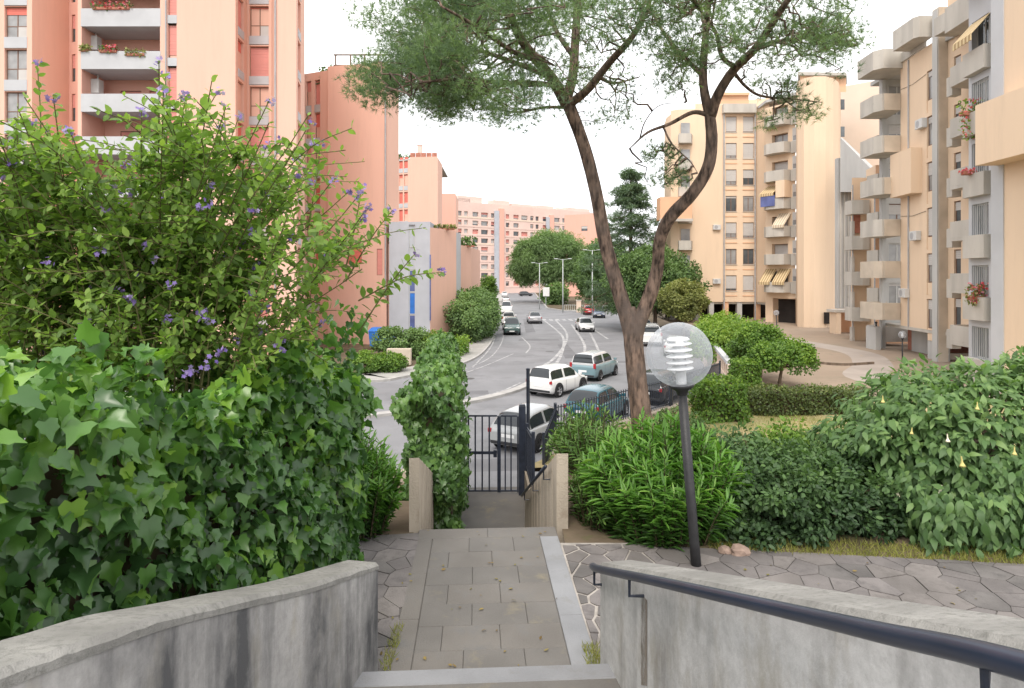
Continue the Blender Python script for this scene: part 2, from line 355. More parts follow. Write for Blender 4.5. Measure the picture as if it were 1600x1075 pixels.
def lance_t(w, b):
    v = [(0, 0, 0), (w, .4, .03), (w*.7, .75, -.04*b), (0, 1, -.16*b), (-w*.7, .75, -.04*b), (-w, .4, .03)]
    return T_(v, [(0, 1, 4, 5)[:3] + (5,), (1, 2, 3, 4), (1, 4, 5)] if False else [(0, 1, 2, 3), (0, 3, 4, 5)])
def droop_t(w, b):
    v, f = [], []
    for t, ww in ((0, .04), (.2, .75), (.45, 1), (.75, .62), (1, .03)):
        z = -b*t*t*.55; y = t*(1-.18*b*t)
        v += [(-w*ww, y, z+.10*w*ww), (0, y, z), (w*ww, y, z+.10*w*ww)]
    for i in range(4):
        for k in range(2): f.append((3*i+k, 3*i+k+1, 3*i+k+4, 3*i+k+3))
    return T_(v, f)
IVY = [ivy_t(b) for b in (0.5, 1.0, 1.6)]
OVATE = [ovate_t(.27, .5), ovate_t(.31, 1.2), ovate_t(.24, -.4)]
ROUND = [ovate_t(.38, .6), ovate_t(.42, 1.2)]
LANCE = [lance_t(.085, .5), lance_t(.075, 1.6), lance_t(.10, -.6)]
DROOP = [droop_t(.20, .7), droop_t(.22, 1.1), droop_t(.18, .3)]
def norm(a): return a/np.maximum(1e-6, np.linalg.norm(a, axis=1, keepdims=True))
def frames(t, n):
    y = norm(t); x = norm(np.cross(y, n)); z = np.cross(x, y)
    return np.stack([x, y, z], axis=2)                                   # columns are the leaf's axes
def leaf_mesh(name, temps, pos, t, n, sc, tint, m, extra=None):
    R = frames(t, n); N = len(pos); ch = rng.integers(0, len(temps), N)
    V, LI, LT, TT = [], [], [], []; base = 0
    for k, (tv, tf) in enumerate(temps):
        idx = np.where(ch == k)[0]
        if len(idx) == 0: continue
        v = np.einsum('nij,vj->nvi', R[idx], tv)*sc[idx, None, None] + pos[idx, None, :]
        V.append(v.reshape(-1, 3)); nv = len(tv)
        TT.append(np.repeat(tint[idx], nv))
        off = base + np.arange(len(idx))*nv
        fl = np.concatenate([np.array(f) for f in tf]); cnt = np.array([len(f) for f in tf])
        LI.append((off[:, None] + fl[None, :]).reshape(-1)); LT.append(np.tile(cnt, len(idx)))
        base += len(idx)*nv
    V = np.concatenate(V); LI = np.concatenate(LI).astype(np.int32); LT = np.concatenate(LT).astype(np.int32); TT = np.concatenate(TT).astype(np.float32)
    me = bpy.data.meshes.new(name)
    me.vertices.add(len(V)); me.vertices.foreach_set('co', V.astype(np.float32).ravel())
    me.loops.add(len(LI)); me.loops.foreach_set('vertex_index', LI)
    me.polygons.add(len(LT))
    me.polygons.foreach_set('loop_start', np.concatenate([[0], np.cumsum(LT)[:-1]]).astype(np.int32))
    me.polygons.foreach_set('loop_total', LT)
    me.polygons.foreach_set('use_smooth', np.ones(len(LT), dtype=bool))
    at_ = me.attributes.new('tint', 'FLOAT', 'POINT'); at_.data.foreach_set('value', TT)
    me.materials.append(m); me.update(calc_edges=True); me.validate()
    return me
_single = {}
def single_leaf(temps, ti, k, m):
    key = (id(temps), ti, k, m.name)
    if key not in _single:
        tv, tf = temps[k]
        me = bpy.data.meshes.new('leaf'); me.from_pydata([tuple(map(float, v)) for v in tv], [], tf)
        a = me.attributes.new('tint', 'FLOAT', 'POINT'); a.data.foreach_set('value', np.full(len(tv), (ti+.5)/8, np.float32))
        me.polygons.foreach_set('use_smooth', [True]*len(tf))
        me.materials.append(m); _single[key] = me
    return _single[key]
def foliage(parent, temps, pos, t, n, sc, tint, m, singles=0, score=None, name='foliage', kind='stuff'):
    """the leaves that show largest as objects of their own, the rest as one mesh"""
    pos = np.asarray(pos, float); N = len(pos); keep = np.ones(N, bool)
    if singles:
        d = np.linalg.norm(pos, axis=1)
        s = sc/d if score is None else score
        inf = (np.abs(pos[:, 0]) < pos[:, 1]*0.80) & (pos[:, 2] > -pos[:, 1]*0.64) & (pos[:, 2] < pos[:, 1]*0.43)
        s = np.where(inf, s, -1e9)
        pick = np.argsort(-s)[:singles]; R = frames(t, n)
        for i in pick:
            M = Matrix.Translation(pos[i]) @ Matrix(R[i].tolist()).to_4x4() @ Matrix.Scale(float(sc[i]), 4)
            inst('leaf', single_leaf(temps, int(min(7, max(0, tint[i]*8))), int(rng.integers(0, len(temps))), m), parent, M)
        keep[pick] = False
    me = leaf_mesh(name, temps, pos[keep], t[keep], n[keep], sc[keep], tint[keep], m)
    o = inst(name, me, parent)
    if kind: o['kind'] = kind
    return o
def rand_dir(N):
    return norm(rng.normal(size=(N, 3)))
def clumps(cents, rad, per, shell=0.55, flat=1.0):
    """points through a set of leaf clumps, with the direction out of each clump"""
    C = np.asarray(cents, float); Rr = np.asarray(rad, float)
    k = np.repeat(np.arange(len(C)), per)
    d = rand_dir(len(k)); r = (shell + (1-shell)*rng.random(len(k)))
    p = C[k] + d*np.array([1, 1, flat])*(Rr[k]*r)[:, None]
    return p, d, k, r
def crown_points(c, rx, ry, rz, nc, cr, per, lo=-1.0, flat=0.75, seed=0):
    g = np.random.default_rng(seed)
    d = norm(g.normal(size=(nc*3, 3))); d = d[d[:, 2] > lo][:nc]
    s = 0.55 + 0.45*g.random(len(d))**0.5
    C = np.array(c) + d*np.array([rx, ry, rz])*s[:, None]
    Rr = cr*(0.65 + 0.7*g.random(len(d)))
    p, dd, k, r = clumps(C, Rr, per, 0.45, flat)
    return p, dd, k, C
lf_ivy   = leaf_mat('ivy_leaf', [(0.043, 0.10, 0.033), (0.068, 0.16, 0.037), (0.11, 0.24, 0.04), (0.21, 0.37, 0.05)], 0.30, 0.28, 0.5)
lf_ivy2  = leaf_mat('ivy_leaf_light', [(0.045, 0.095, 0.030), (0.075, 0.155, 0.040), (0.11, 0.21, 0.050), (0.19, 0.32, 0.085)], 0.38, 0.25, 0.45)
lf_sol   = leaf_mat('nightshade_leaf', [(0.095, 0.16, 0.05), (0.155, 0.25, 0.062), (0.23, 0.35, 0.078), (0.32, 0.43, 0.10)], 0.5, 0.45, 0.3)
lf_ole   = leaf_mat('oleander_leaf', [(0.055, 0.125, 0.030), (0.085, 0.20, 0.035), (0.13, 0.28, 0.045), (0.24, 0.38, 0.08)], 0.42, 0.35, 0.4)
lf_oled  = leaf_mat('oleander_leaf_dark', [(0.05, 0.095, 0.03), (0.075, 0.15, 0.035), (0.11, 0.21, 0.045), (0.20, 0.30, 0.07)], 0.45, 0.32, 0.35)
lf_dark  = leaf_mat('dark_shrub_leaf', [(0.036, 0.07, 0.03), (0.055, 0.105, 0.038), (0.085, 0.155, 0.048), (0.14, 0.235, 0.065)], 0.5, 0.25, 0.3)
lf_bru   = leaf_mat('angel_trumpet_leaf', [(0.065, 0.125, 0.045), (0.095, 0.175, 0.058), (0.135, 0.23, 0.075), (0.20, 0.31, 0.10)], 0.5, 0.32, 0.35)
lf_hedge = leaf_mat('hedge_leaf', [(0.060, 0.085, 0.030), (0.085, 0.12, 0.04), (0.13, 0.17, 0.05), (0.22, 0.25, 0.08)], 0.5, 0.25, 0.3)
lf_brite = leaf_mat('bright_shrub_leaf', [(0.07, 0.13, 0.03), (0.11, 0.21, 0.035), (0.19, 0.30, 0.045), (0.28, 0.38, 0.07)], 0.5, 0.3, 0.3)
lf_tree  = leaf_mat('tree_leaf', [(0.075, 0.125, 0.055), (0.11, 0.185, 0.065), (0.15, 0.24, 0.08), (0.21, 0.31, 0.10)], 0.55, 0.25, 0.25)
lf_cedar = leaf_mat('cedar_needle', [(0.11, 0.165, 0.115), (0.15, 0.22, 0.14), (0.19, 0.27, 0.165), (0.23, 0.32, 0.18)], 0.6, 0.2, 0.2)
lf_pine  = leaf_mat('pine_needle', [(0.11, 0.165, 0.11), (0.15, 0.225, 0.125), (0.20, 0.285, 0.135), (0.25, 0.345, 0.15)], 0.55, 0.42, 0.25)
lf_farpine = leaf_mat('far_pine_needle', [(0.11, 0.17, 0.085), (0.15, 0.225, 0.10), (0.19, 0.28, 0.12), (0.24, 0.34, 0.14)], 0.6, 0.3, 0.2)
lf_olive = leaf_mat('yellow_green_leaf', [(0.12, 0.14, 0.05), (0.19, 0.21, 0.07), (0.26, 0.28, 0.09), (0.32, 0.33, 0.12)], 0.55, 0.3, 0.25)
lf_flow  = leaf_mat('violet_petal', [(0.18, 0.12, 0.40), (0.25, 0.17, 0.50), (0.32, 0.24, 0.56), (0.42, 0.34, 0.62)], 0.6, 0.35, 0.2)
lf_geran = leaf_mat('red_petal', [(0.55, 0.05, 0.07), (0.62, 0.10, 0.12), (0.60, 0.18, 0.25), (0.66, 0.30, 0.35)], 0.6, 0.3, 0.2)
lf_weed  = leaf_mat('yellowing_grass', [(0.20, 0.20, 0.06), (0.28, 0.27, 0.08), (0.26, 0.30, 0.07), (0.36, 0.33, 0.12)], 0.7, 0.3, 0.15)

# ------------------------------------------------------------------ the ground, the road, the path
def structure(o): o['kind'] = 'structure'; return o
def sheet(name, poly, z, m, parent=None):
    bm = bmesh.new(); vs_ = [bm.verts.new((p[0], p[1], z)) for p in poly]
    es = [bm.edges.new((vs_[i], vs_[(i+1) % len(vs_)])) for i in range(len(vs_))]
    bmesh.ops.triangle_fill(bm, edges=es, use_beauty=True)
    bmesh.ops.recalc_face_normals(bm, faces=bm.faces[:])
    for f in bm.faces:
        if f.normal.z < 0: f.normal_flip()
    me = bpy.data.meshes.new(name); bm.to_mesh(me); bm.free(); me.materials.append(m)
    return inst(name, me, parent)
def cm2(pts, n=5): return [(p.x, p.y) for p in catmull([(a, b, 0) for a, b in pts], n)]
structure(sheet('ground', [(-1800, -600), (1800, -600), (1800, 3000), (-1800, 3000)], ROAD-0.06, m_earth))
kerbL = cm2([(-70, 33.5), (-25, 35.2), (-9.5, 36.9), (-6.4, 39), (-3.6, 44), (-2.1, 54), (-1.8, 78), (-2.5, 159), (-4, 300)], 6)
kerbR = [(9, 300), (7, 159), (6.6, 122), (9, 113), (18, 109), (17.5, 95), (16.5, 62), (14.6, 50), (10.1, 30), (8.9, 28), (5.5, 22.3), (1.0, 17.9)]
road = structure(sheet('road', kerbL + kerbR + [(0.4, 16.3), (-1.7, 16.3), (-6, 17.5), (-70, 17.5)], ROAD, m_asph))
mb = MB(); strip_wall(mb, kerbL, 0.18, ROAD-0.03, ROAD+0.13)
structure(mb.build('kerb', m_kerb))
side = offset_line(kerbL, 0.18); side2 = offset_line(kerbL, 2.6)
mb = MB()
for i in range(len(side)-1):
    mb.quad((side[i].x, side[i].y, ROAD+0.115), (side[i+1].x, side[i+1].y, ROAD+0.115), (side2[i+1].x, side2[i+1].y, ROAD+0.115), (side2[i].x, side2[i].y, ROAD+0.115))
structure(mb.build('pavement', m_side))
isl = cm2([(-40, 21.5), (-14, 25.2), (-6.7, 27.6), (-2.1, 30.9), (0.2, 33.9), (1.4, 36.8)], 6)
mb = MB(); strip_wall(mb, isl, 0.5, ROAD-0.02, ROAD+0.13)
structure(mb.build('kerb', m_kerb))
mb = MB(); strip_wall(mb, [(18, 109), (9, 113), (6.6, 122), (7, 159), (9, 300)], -0.3, ROAD-0.02, ROAD+0.13)
structure(mb.build('kerb', m_kerb))
# painted lines: (plan points, width)
def ribbon(mb, pts, w, z):
    a = offset_line(pts, w/2); b = offset_line(pts, -w/2)
    for i in range(len(pts)-1):
        mb.quad((b[i].x, b[i].y, z), (b[i+1].x, b[i+1].y, z), (a[i+1].x, a[i+1].y, z), (a[i].x, a[i].y, z))
def rp(*pp): return cm2([(Xp(x, 6200/(y-431)), 6200/(y-431)) for x, y in pp], 6)
zl = ROAD+0.005
lines = [(offset_line(isl, 0.95), .18), ([(p.x, p.y) for p in offset_line(kerbL[18:], -0.9)], .14),
         (rp((848, 499), (872, 518), (881, 532), (876, 556), (862, 578)), .34), (rp((868, 500), (884, 518), (884, 535), (866, 560), (838, 577)), .34),
         (rp((893, 507), (911, 534), (914, 552)), .34), (rp((922, 520), (931, 538), (938, 556)), .3), (rp((905, 500), (950, 530)), .3),
         (rp((718, 586), (760, 571), (802, 553)), .16), (rp((815, 527), (828, 541), (822, 552)), .2), (rp((738, 575), (768, 541), (776, 515)), .16)]
mk = None
for k, (pts, w) in enumerate(lines):
    mb = MB(); ribbon(mb, [Vector(p[:2]) for p in pts], w*.7, zl+.0015*k)
    o = mb.build('road_marking', m_line, road)
for i in range(9):
    mb = MB(); x = 3.4 + i*0.92; mb.quad((x, 88.5, zl), (x+.5, 88.5, zl), (x+.5, 92.0, zl), (x, 92.0, zl)); mb.build('road_marking', m_line, road)

for k, (x0, x1, y0, y1) in enumerate(((-4.2, -1.2, 33.2, 34.6), (4.0, 5.1, 48, 58), (0.6, 4.6, 61, 63), (6.5, 9.5, 45.5, 46.8), (1.5, 2.6, 70, 92), (-1.6, .9, 20.2, 21.8))):
    mb = MB(); mb.quad((x0, y0, ROAD+.0025), (x1, y0+.25, ROAD+.0025), (x1-.1, y1, ROAD+.0025), (x0+.1, y1-.2, ROAD+.0025)); mb.build('asphalt_patch', m_patch, road)
for x, y in ((-2.6, 38.6), (3.1, 52.5), (6.8, 62), (1.3, 29.5)):
    mb = MB(); mb.lathe([(0, ROAD+.007), (.34, ROAD+.007), (.36, ROAD+.001)], 20, c=(x, y, 0)); mb.build('manhole_cover', m_trimd, road)
# garden terrain: level by the path, falling to the lawn and the courtyard
def smooth(a, b, x): t = min(1, max(0, (x-a)/(b-a))); return t*t*(3-2*t)
def gz(x, y):
    if x > -0.4:
        h = PATH - 0.02 - 2.0*smooth(7.6, 16.5, y) - 0.42*smooth(20.5, 27, y)
    else:
        h = PATH - 0.02 - 2.6*smooth(6.5, 15, y)
    return h
def terrain(name, poly, x0, x1, y0, y1, st, m):
    bm = bmesh.new(); vs_ = [bm.verts.new((p[0], p[1], 0)) for p in poly]
    bm.faces.new(vs_)
    for ax, lo, hi in ((0, x0, x1), (1, y0, y1)):
        k = lo
        while k < hi:
            no = (1, 0, 0) if ax == 0 else (0, 1, 0); co = (k, 0, 0) if ax == 0 else (0, k, 0)
            bmesh.ops.bisect_plane(bm, geom=bm.verts[:]+bm.edges[:]+bm.faces[:], plane_co=co, plane_no=no); k += st
    bmesh.ops.triangulate(bm, faces=bm.faces[:])
    for v in bm.verts:
        v.co.z = gz(v.co.x, v.co.y) + (0.05*math.sin(v.co.x*1.7+v.co.y)*math.sin(v.co.y*1.3) if v.co.y > 7.5 else 0)
    bmesh.ops.recalc_face_normals(bm, faces=bm.faces[:])
    for f in bm.faces:
        if f.normal.z < 0: f.normal_flip()
        f.smooth = True
    me = bpy.data.meshes.new(name); bm.to_mesh(me); bm.free(); me.materials.append(m)
    return structure(inst(name, me))
terrain('garden_ground', [(1.25, -3), (1.05, 4.4), (0.52, 4.4), (0.52, 6.6), (0.37, 13), (30, 13), (30, -3)], 1, 30, -3, 13, 1.6, m_earth)
terrain('garden_ground', [(0.37, 13), (0.33, 14.9), (1.25, 17.75), (5.55, 22.1), (9.1, 27.9), (10.3, 29.9), (12.6, 40), (30, 40), (30, 13)], 1, 30, 13, 40, 1.6, m_lawn)
terrain('garden_ground', [(-30, -3), (-1.4, -3), (-1.15, 4.4), (-1.0, 6.6), (-1.5, 15.6), (-1.9, 16.2), (-30, 17)], -30, -1, -3, 17, 1.6, m_earth)
yard = structure(sheet('courtyard', [(11.0, 27.3), (10.45, 29.9), (14.9, 50), (16.8, 62), (17.6, 80), (60, 80), (60, 23.2), (14.5, 23.2)], YARD, m_yard))
yp = cm2([(20.5, 60), (21.5, 50), (22.5, 42), (20.3, 36), (17.5, 31.5), (18.5, 27), (23, 24)], 6)
mb = MB(); ribbon(mb, [Vector(p) for p in yp], 2.0, YARD+0.005); structure(mb.build('garden_path', m_yardp))
for pts in (cm2([(17.2, 37.5), (17.5, 36.2), (18.6, 35.6), (20.5, 36.2)], 6), cm2([(17.0, 49.5), (19.5, 50.5), (21, 51.2)], 5), cm2([(20.2, 30.5), (21.5, 29.3), (24, 28.6)], 5)):
    mb = MB(); strip_wall(mb, pts, 0.14, YARD-0.02, YARD+0.13); structure(mb.build('kerb', m_barkd))

# walls between garden and road, with the iron fence on top
fl1 = [(0.62, 15.0), (1.05, 17.75), (5.4, 22.2), (8.95, 27.9)]
rw = mb = MB(); strip_wall(mb, fl1, -0.28, ROAD-0.05, [-4.75, -4.55, -4.50, -4.7])
tag(mb.build('retaining_wall', m_para), 'beige concrete retaining wall under the iron bar fence by the parked cars', 'wall')
mb = MB(); strip_wall(mb, [(-30, 17.2), (-2.0, 16.3), (-1.75, 15.2)], 0.25, ROAD-0.05, -5.0)
tag(mb.build('retaining_wall', m_para), 'concrete retaining wall below the ivy beside the gate', 'wall')
bar_me = {}
def bar_mesh(h, r=0.011):
    k = (round(h, 2), r)
    if k not in bar_me:
        q = MB(); q.box(-r, r, -r, r, 0, h); bar_me[k] = q.mesh('bar', m_iron)
    return bar_me[k]
def fence(label, p0, p1, zb0, zb1, h, gap=0.125):
    a, b = Vector((p0[0], p0[1], zb0)), Vector((p1[0], p1[1], zb1)); d = b-a; n = int(d.length/gap); ang = math.atan2(d.y, d.x)
    t = thing('iron_fence', label, 'fence', a, ang, 'bar fences round the garden')
    for zz in (0.10, h-0.06):
        q = MB(); u = Vector((0, 0, zz)); L2 = Vector((d.x, d.y, 0)).length
        q.add([(0, -.018, zz-.012), (L2, -.018, zz-.012+d.z), (L2, .018, zz-.012+d.z), (0, .018, zz-.012), (0, -.018, zz+.012), (L2, -.018, zz+.012+d.z), (L2, .018, zz+.012+d.z), (0, .018, zz+.012)],
              [(0,3,2,1),(4,5,6,7),(0,1,5,4),(1,2,6,5),(2,3,7,6),(3,0,4,7)])
        q.build('rail', m_iron, t, local(t))
    for i in range(1, n):
        p = a + d*(i/n)
        inst('bar', bar_mesh(h), t, Matrix.Translation(p) @ Matrix.Rotation(ang, 4, 'Z'))
    for p in (a, b):
        q = MB(); q.box(-.03, .03, -.03, .03, 0, h+.08); q.build('post', m_iron, t, Matrix.Translation(p) @ Matrix.Rotation(ang, 4, 'Z'))
fence('dark iron bar fence between the gate post and the silver grey hatchback', (0.75, 15.2), (1.2, 17.6), -4.75, -4.55, 0.95)
fence('dark iron bar fence on the wall in front of the two nearest cars', (1.2, 17.75), (5.45, 22.1), -4.55, -4.50, 0.95)
fence('dark iron bar fence beyond the pine trunk beside the black car', (5.55, 22.25), (9.0, 27.7), -4.50, -4.7, 0.95)
# low white garden wall with openings beside the car park
a, b = Vector((10.2, 30, 0)), Vector((14.7, 50, 0)); d = (b-a); L = d.length; ang = math.atan2(d.y, d.x)
t = thing('garden_wall', 'low pale wall with square openings between car park and hedge', 'wall', (a.x, a.y, YARD), ang)
q = MB(); q.box(0, L, -.12, .12, -1.25, 0.25); q.build('plinth', m_cream, t, local(t))
q = MB(); q.box(0, L, -.14, .14, 0.85, 1.0); q.build('coping', m_white, t, local(t))
n = 24
for i in range(n+1):
    q = MB(); x = L*i/n; q.box(x-.17, x+.17, -.1, .1, .25, .85); q.build('pier', m_cream, t, local(t))

# path of slabs
PA = math.atan(0.056)
PM = Matrix.Translation((-0.2535, 6.6, PATH)) @ Matrix.Rotation(PA, 4, 'Z')
q = MB(); q.box(-.7035, .7035, -2.75, 0, -.25, -.012)
path = structure(q.build('path', m_slab2, None, PM))
def slab(x0, x1, y0, y1, m, parent=path, z1=0.0, g=0.0014):
    dz = random.uniform(-.0015, .0015)
    q = MB(); q.cbox(x0+g, x1-g, y0+g, y1-g, -.05, z1+dz, .003); return q.build('slab', m, parent, PM)
for i in range(2): slab(-.70+i*.70, 0+i*.70, -.24, 0, m_slab2)
ys = [-.24-.318*i for i in range(8)]
for i in range(7):
    y1, y0 = ys[i], ys[i+1]; x = -.545 - (0.2 if i % 2 else 0.0) - random.uniform(0, .06)
    while x < .515:
        xe = x + random.choice((.40, .42, .43)); a0, a1 = max(x, -.545), min(xe, .515)
        if .515-a1 < .09: a1 = .515
        if a1-a0 > .07: slab(a0, a1, y0, y1, random.choice((m_slab, m_slab, m_slab2)))
        x = xe
for i in range(3):
    slab(-.70, -.548, -.24-.742*(i+1), -.24-.742*i, m_slab2)
    slab(.518, .70, -.24-.742*(i+1), -.24-.742*i, m_slabl)
# steps from the path up to where the camera stands, and down to the gate
st_up = structure(MB().box(-1.4, 1.2, -9.0, -2.74, -.4, -.1).build('stair_base', m_mortd, None, PM))
for i in range(7):
    z = .155*(i+1); y1 = -2.60-.52*i
    q = MB(); q.cbox(-1.25, 1.05, y1-.15, y1, z-.19, z, .008); o = q.build('step_nosing', m_slabl, st_up, PM)
    q = MB(); q.box(-1.25, 1.05, y1-.52-(5 if i == 6 else 0), y1-.152, z-.19, z-.004); q.build('step_tread', m_slab, st_up, PM)
st_dn = structure(MB().box(-.72, 1.0, 5.4, 8.6, -2.75, -2.42).build('landing', m_slab, None, PM))
for i in range(14):
    q = MB(); q.cbox(-.72, .80, .36*i+.02, .36*i+.42, -.165*(i+1)-.25, -.165*(i+1)-.0, .008); q.build('step', m_slab, st_dn, PM)
for i in range(7):
    q = MB(); q.box(-.9, .60, 8.6+.33*i, 8.94+.33*i, -2.42-.17*(i+1)-.3, -2.42-.17*(i+1)); q.build('step', m_slab, st_dn, PM)
# parapets beside the stairs
def parapet(label, x0, x1, yl, zf, zb, yb0):
    t = thing('stair_parapet', label, 'parapet', PM @ Vector(((x0+x1)/2, 0, 0)), PA)
    q = MB(); q.add([(x0, yb0, -.35), (x1, yb0, -.35), (x1, yl, zb-1.1), (x0, yl, zb-1.1), (x0, yb0, zf), (x1, yb0, zf), (x1, yl, zb), (x0, yl, zb)],
                    [(0,3,2,1),(4,5,6,7),(0,1,5,4),(1,2,6,5),(2,3,7,6),(3,0,4,7)]); q.build('wall', m_para, t, PM)
    return t
pl = parapet('short beige concrete parapet beside the ivy at the head of the stairs', -.80, -.70, 3.1, .74, -.45, -.02)
pr = parapet('beige concrete parapet with iron handrail at the head of the stairs', .715, .835, 4.3, .76, -1.15, -.02)
q = MB(); q.add([(.80, 4.3, -2.6), (.91, 4.3, -2.6), (1.10, 8.0, -2.9), (.99, 8.0, -2.9), (.80, 4.3, -1.16), (.91, 4.3, -1.16), (1.10, 8.0, -1.86), (.99, 8.0, -1.86)], [(0,3,2,1),(4,5,6,7),(0,1,5,4),(1,2,6,5),(2,3,7,6),(3,0,4,7)]); q.build('lower_wall', m_para, pr, PM)
for t, xx, s in ((pl, -.70, 1), (pr, .715, -1)):     # board joints standing a little proud of the faces
    for k in range(7):
        yy = .35+.42*k
        if yy > (2.9 if t is pl else 4.1): continue
        zt = (.74-.384*yy if t is pl else .76-.442*yy)
        q = MB(); q.box(min(xx, xx+s*.004), max(xx, xx+s*.004), yy, yy+.018, zt-1.0, zt-.01); q.build('board_joint', m_tan, t, PM)
q = MB(); rail = [(.64, .35, .52), (.64, 4.0, -1.05)]; q.tube(rail, .02, 8); hr = q.build('handrail', m_iron, pr, PM, True)
for yy in (.55, 1.9, 3.4):
    z = .52-.43*(yy-.35); q = MB(); q.tube([(.64, yy, z), (.64, yy, z-.12), (.72, yy, z-.12)], .009, 6); q.build('bracket', m_iron, hr, PM)
fA, fB = PM @ Vector((.87, 4.45, -1.18)), PM @ Vector((1.035, 7.85, -1.82))
fence('short sloping iron fence on the stair wall just before the gate', fA.xy, fB.xy, fA.z, fB.z, 1.0, .11)

# flanking walls of the upper stairs
lw = catmull([(-1.27, -1.0, -.33), (-1.25, .6, -.66), (-1.2, 1.5, -.926), (-1.17, 1.8, -1.017), (-1.13, 2.1, -1.11), (-1.105, 2.6, -1.31), (-1.03, 3.3, -1.584), (-.88, 4.2, -1.88)], 6)
rwl = catmull([(1.32, -1.0, .05), (1.20, .6, -.50), (1.08, 1.35, -.77), (.945, 2.13, -1.075), (.77, 3.1, -1.45), (.58, 4.2, -1.88)], 6)
def flank(label, pts, d, m):
    t = thing('stair_wall', label, 'wall', (pts[-1].x, pts[-1].y, PATH))
    q = MB(); strip_wall(q, [(p.x, p.y) for p in pts], d, PATH-.3, [p.z-.047 for p in pts]); q.build('wall', m, t)
    q = MB()
    a = offset_line([(p.x, p.y) for p in pts], -math.copysign(.006, d)); bb = offset_line([(p.x, p.y) for p in pts], d+math.copysign(.012, d)); n = len(pts)
    ch = math.copysign(.025, d); c = offset_line([(p.x, p.y) for p in pts], ch-math.copysign(.012, d)); c2 = offset_line([(p.x, p.y) for p in pts], d+math.copysign(.012, d)-ch)
    v = []; jit = [random.uniform(-.004, .004) for _ in pts]
    for i in range(n):
        z = pts[i].z
        v += [(a[i].x, a[i].y, z-.045), (a[i].x, a[i].y, z-.02+jit[i]), (c[i].x, c[i].y, z+jit[i]*.5), (c2[i].x, c2[i].y, z), (bb[i].x, bb[i].y, z-.025), (bb[i].x, bb[i].y, z-.045)]
    f = []
    for i in range(n-1):
        for k in range(6): f.append((6*i+k, 6*i+(k+1) % 6, 6*i+6+(k+1) % 6, 6*i+6+k))
    f += [(5, 4, 3, 2, 1, 0), tuple(6*(n-1)+k for k in range(6))]
    q.add(v, f); q.build('coping', m_cap, t)
    return t
flank('dark-streaked curved concrete stair wall below the ivy hedge', lw, 0.22, m_wallL)
rt = flank('pale concrete stair wall carrying the thick round handrail', rwl, -0.22, m_wallR)
hrp = catmull([(.90, -.9, .10), (.82, .3, -.36), (.84, 1.05, -.64), (.86, 1.5, -.835), (.845, 2.05, -1.065), (.68, 3.1, -1.475), (.55, 4.0, -1.835), (.535, 4.25, -1.93)], 6)
t = thing('stair_handrail', 'thick navy round handrail along the pale stair wall', 'handrail', (.5, 4.2, -1.9))
q = MB(); q.tube(hrp, .0235, 16); q.build('rail', m_rail, t, None, True)
def bracket(i, dx):
    p = hrp[i]; q = MB(); r = .009
    q.tube([(p.x, p.y, p.z-.01), (p.x, p.y, p.z-.11), (p.x+dx, p.y+.01, p.z-.115)], r, 6); q.build('bracket', m_iron, t)
bracket(39, .06); bracket(32, .085); bracket(13, .24)
wp = offset_line([(p.x, p.y) for p in rwl], .004)
for bi, w_, zz in ((32, .045, .115),):
    pb = hrp[bi]; q = MB(); k = min(range(len(wp)), key=lambda i: abs(wp[i].y-pb.y)); a_, b_ = wp[max(0, k-1)], wp[min(len(wp)-1, k+1)]; e_ = (b_-a_).normalized(); c_ = a_+e_*((pb.y-a_.y)/e_.y)
    p0, p1 = c_-e_*w_, c_+e_*w_; q.add([(p0.x, p0.y, pb.z-zz-.45), (p1.x, p1.y, pb.z-zz-.5), (p1.x+e_.x*-.004, p1.y, pb.z-zz), (p0.x, p0.y, pb.z-zz+.004)], [(0, 1, 2, 3)]); q.build('rust_stain', m_rust, rt)
# crazy paving
def clip(poly, a, b, c):                         # keep a*x+b*y<=c
    out = []
    for i in range(len(poly)):
        p, q = poly[i], poly[(i+1) % len(poly)]; fp, fq = a*p[0]+b*p[1]-c, a*q[0]+b*q[1]-c
        if fp <= 0: out.append(p)
        if fp*fq < 0:
            t_ = fp/(fp-fq); out.append((p[0]+t_*(q[0]-p[0]), p[1]+t_*(q[1]-p[1])))
    return out
def crazy(parent, poly, cell, gap, z, m):
    xs, ysv = [p[0] for p in poly], [p[1] for p in poly]; S = []
    x = min(xs)-cell
    while x < max(xs)+cell:
        y = min(ysv)-cell
        while y < max(ysv)+cell:
            S.append((x+random.uniform(-.42, .42)*cell, y+random.uniform(-.42, .42)*cell)); y += cell
        x += cell
    for i, s in enumerate(S):
        c = list(poly)
        for j, o in enumerate(S):
            if i == j or abs(o[0]-s[0]) > 3*cell or abs(o[1]-s[1]) > 3*cell or len(c) < 3: continue
            a, b = o[0]-s[0], o[1]-s[1]; l = math.hypot(a, b)
            c = clip(c, a/l, b/l, (a*(o[0]+s[0])+b*(o[1]+s[1]))/2/l - gap*random.uniform(.4, .7))
        if len(c) < 3: continue
        area = abs(sum(c[k][0]*c[(k+1) % len(c)][1]-c[(k+1) % len(c)][0]*c[k][1] for k in range(len(c))))/2
        if area < cell*cell*.05: continue
        q = MB(); q.prism(c, z-.03, z+random.uniform(-.003, .004)); q.build('paving_stone', random.choice((m_crazy, m_crazy, m_crazy2, m_crazy3)), parent)
pv1 = structure(sheet('side_pavement', [(0.56, 4.05), (1.3, 4.05), (1.3, 6.25), (0.46, 6.25)], PATH-.008, m_mort))
crazy(pv1, [(0.60, 4.05), (1.3, 4.05), (1.3, 6.2), (0.49, 6.2)], .23, .022, PATH+.002, m_crazy)
pv2 = structure(sheet('cross_pavement', [(1.3, 2.6), (12, 2.2), (12, 5.0), (7.5, 5.45), (4, 5.85), (1.3, 6.2)], PATH-.008, m_mortd))
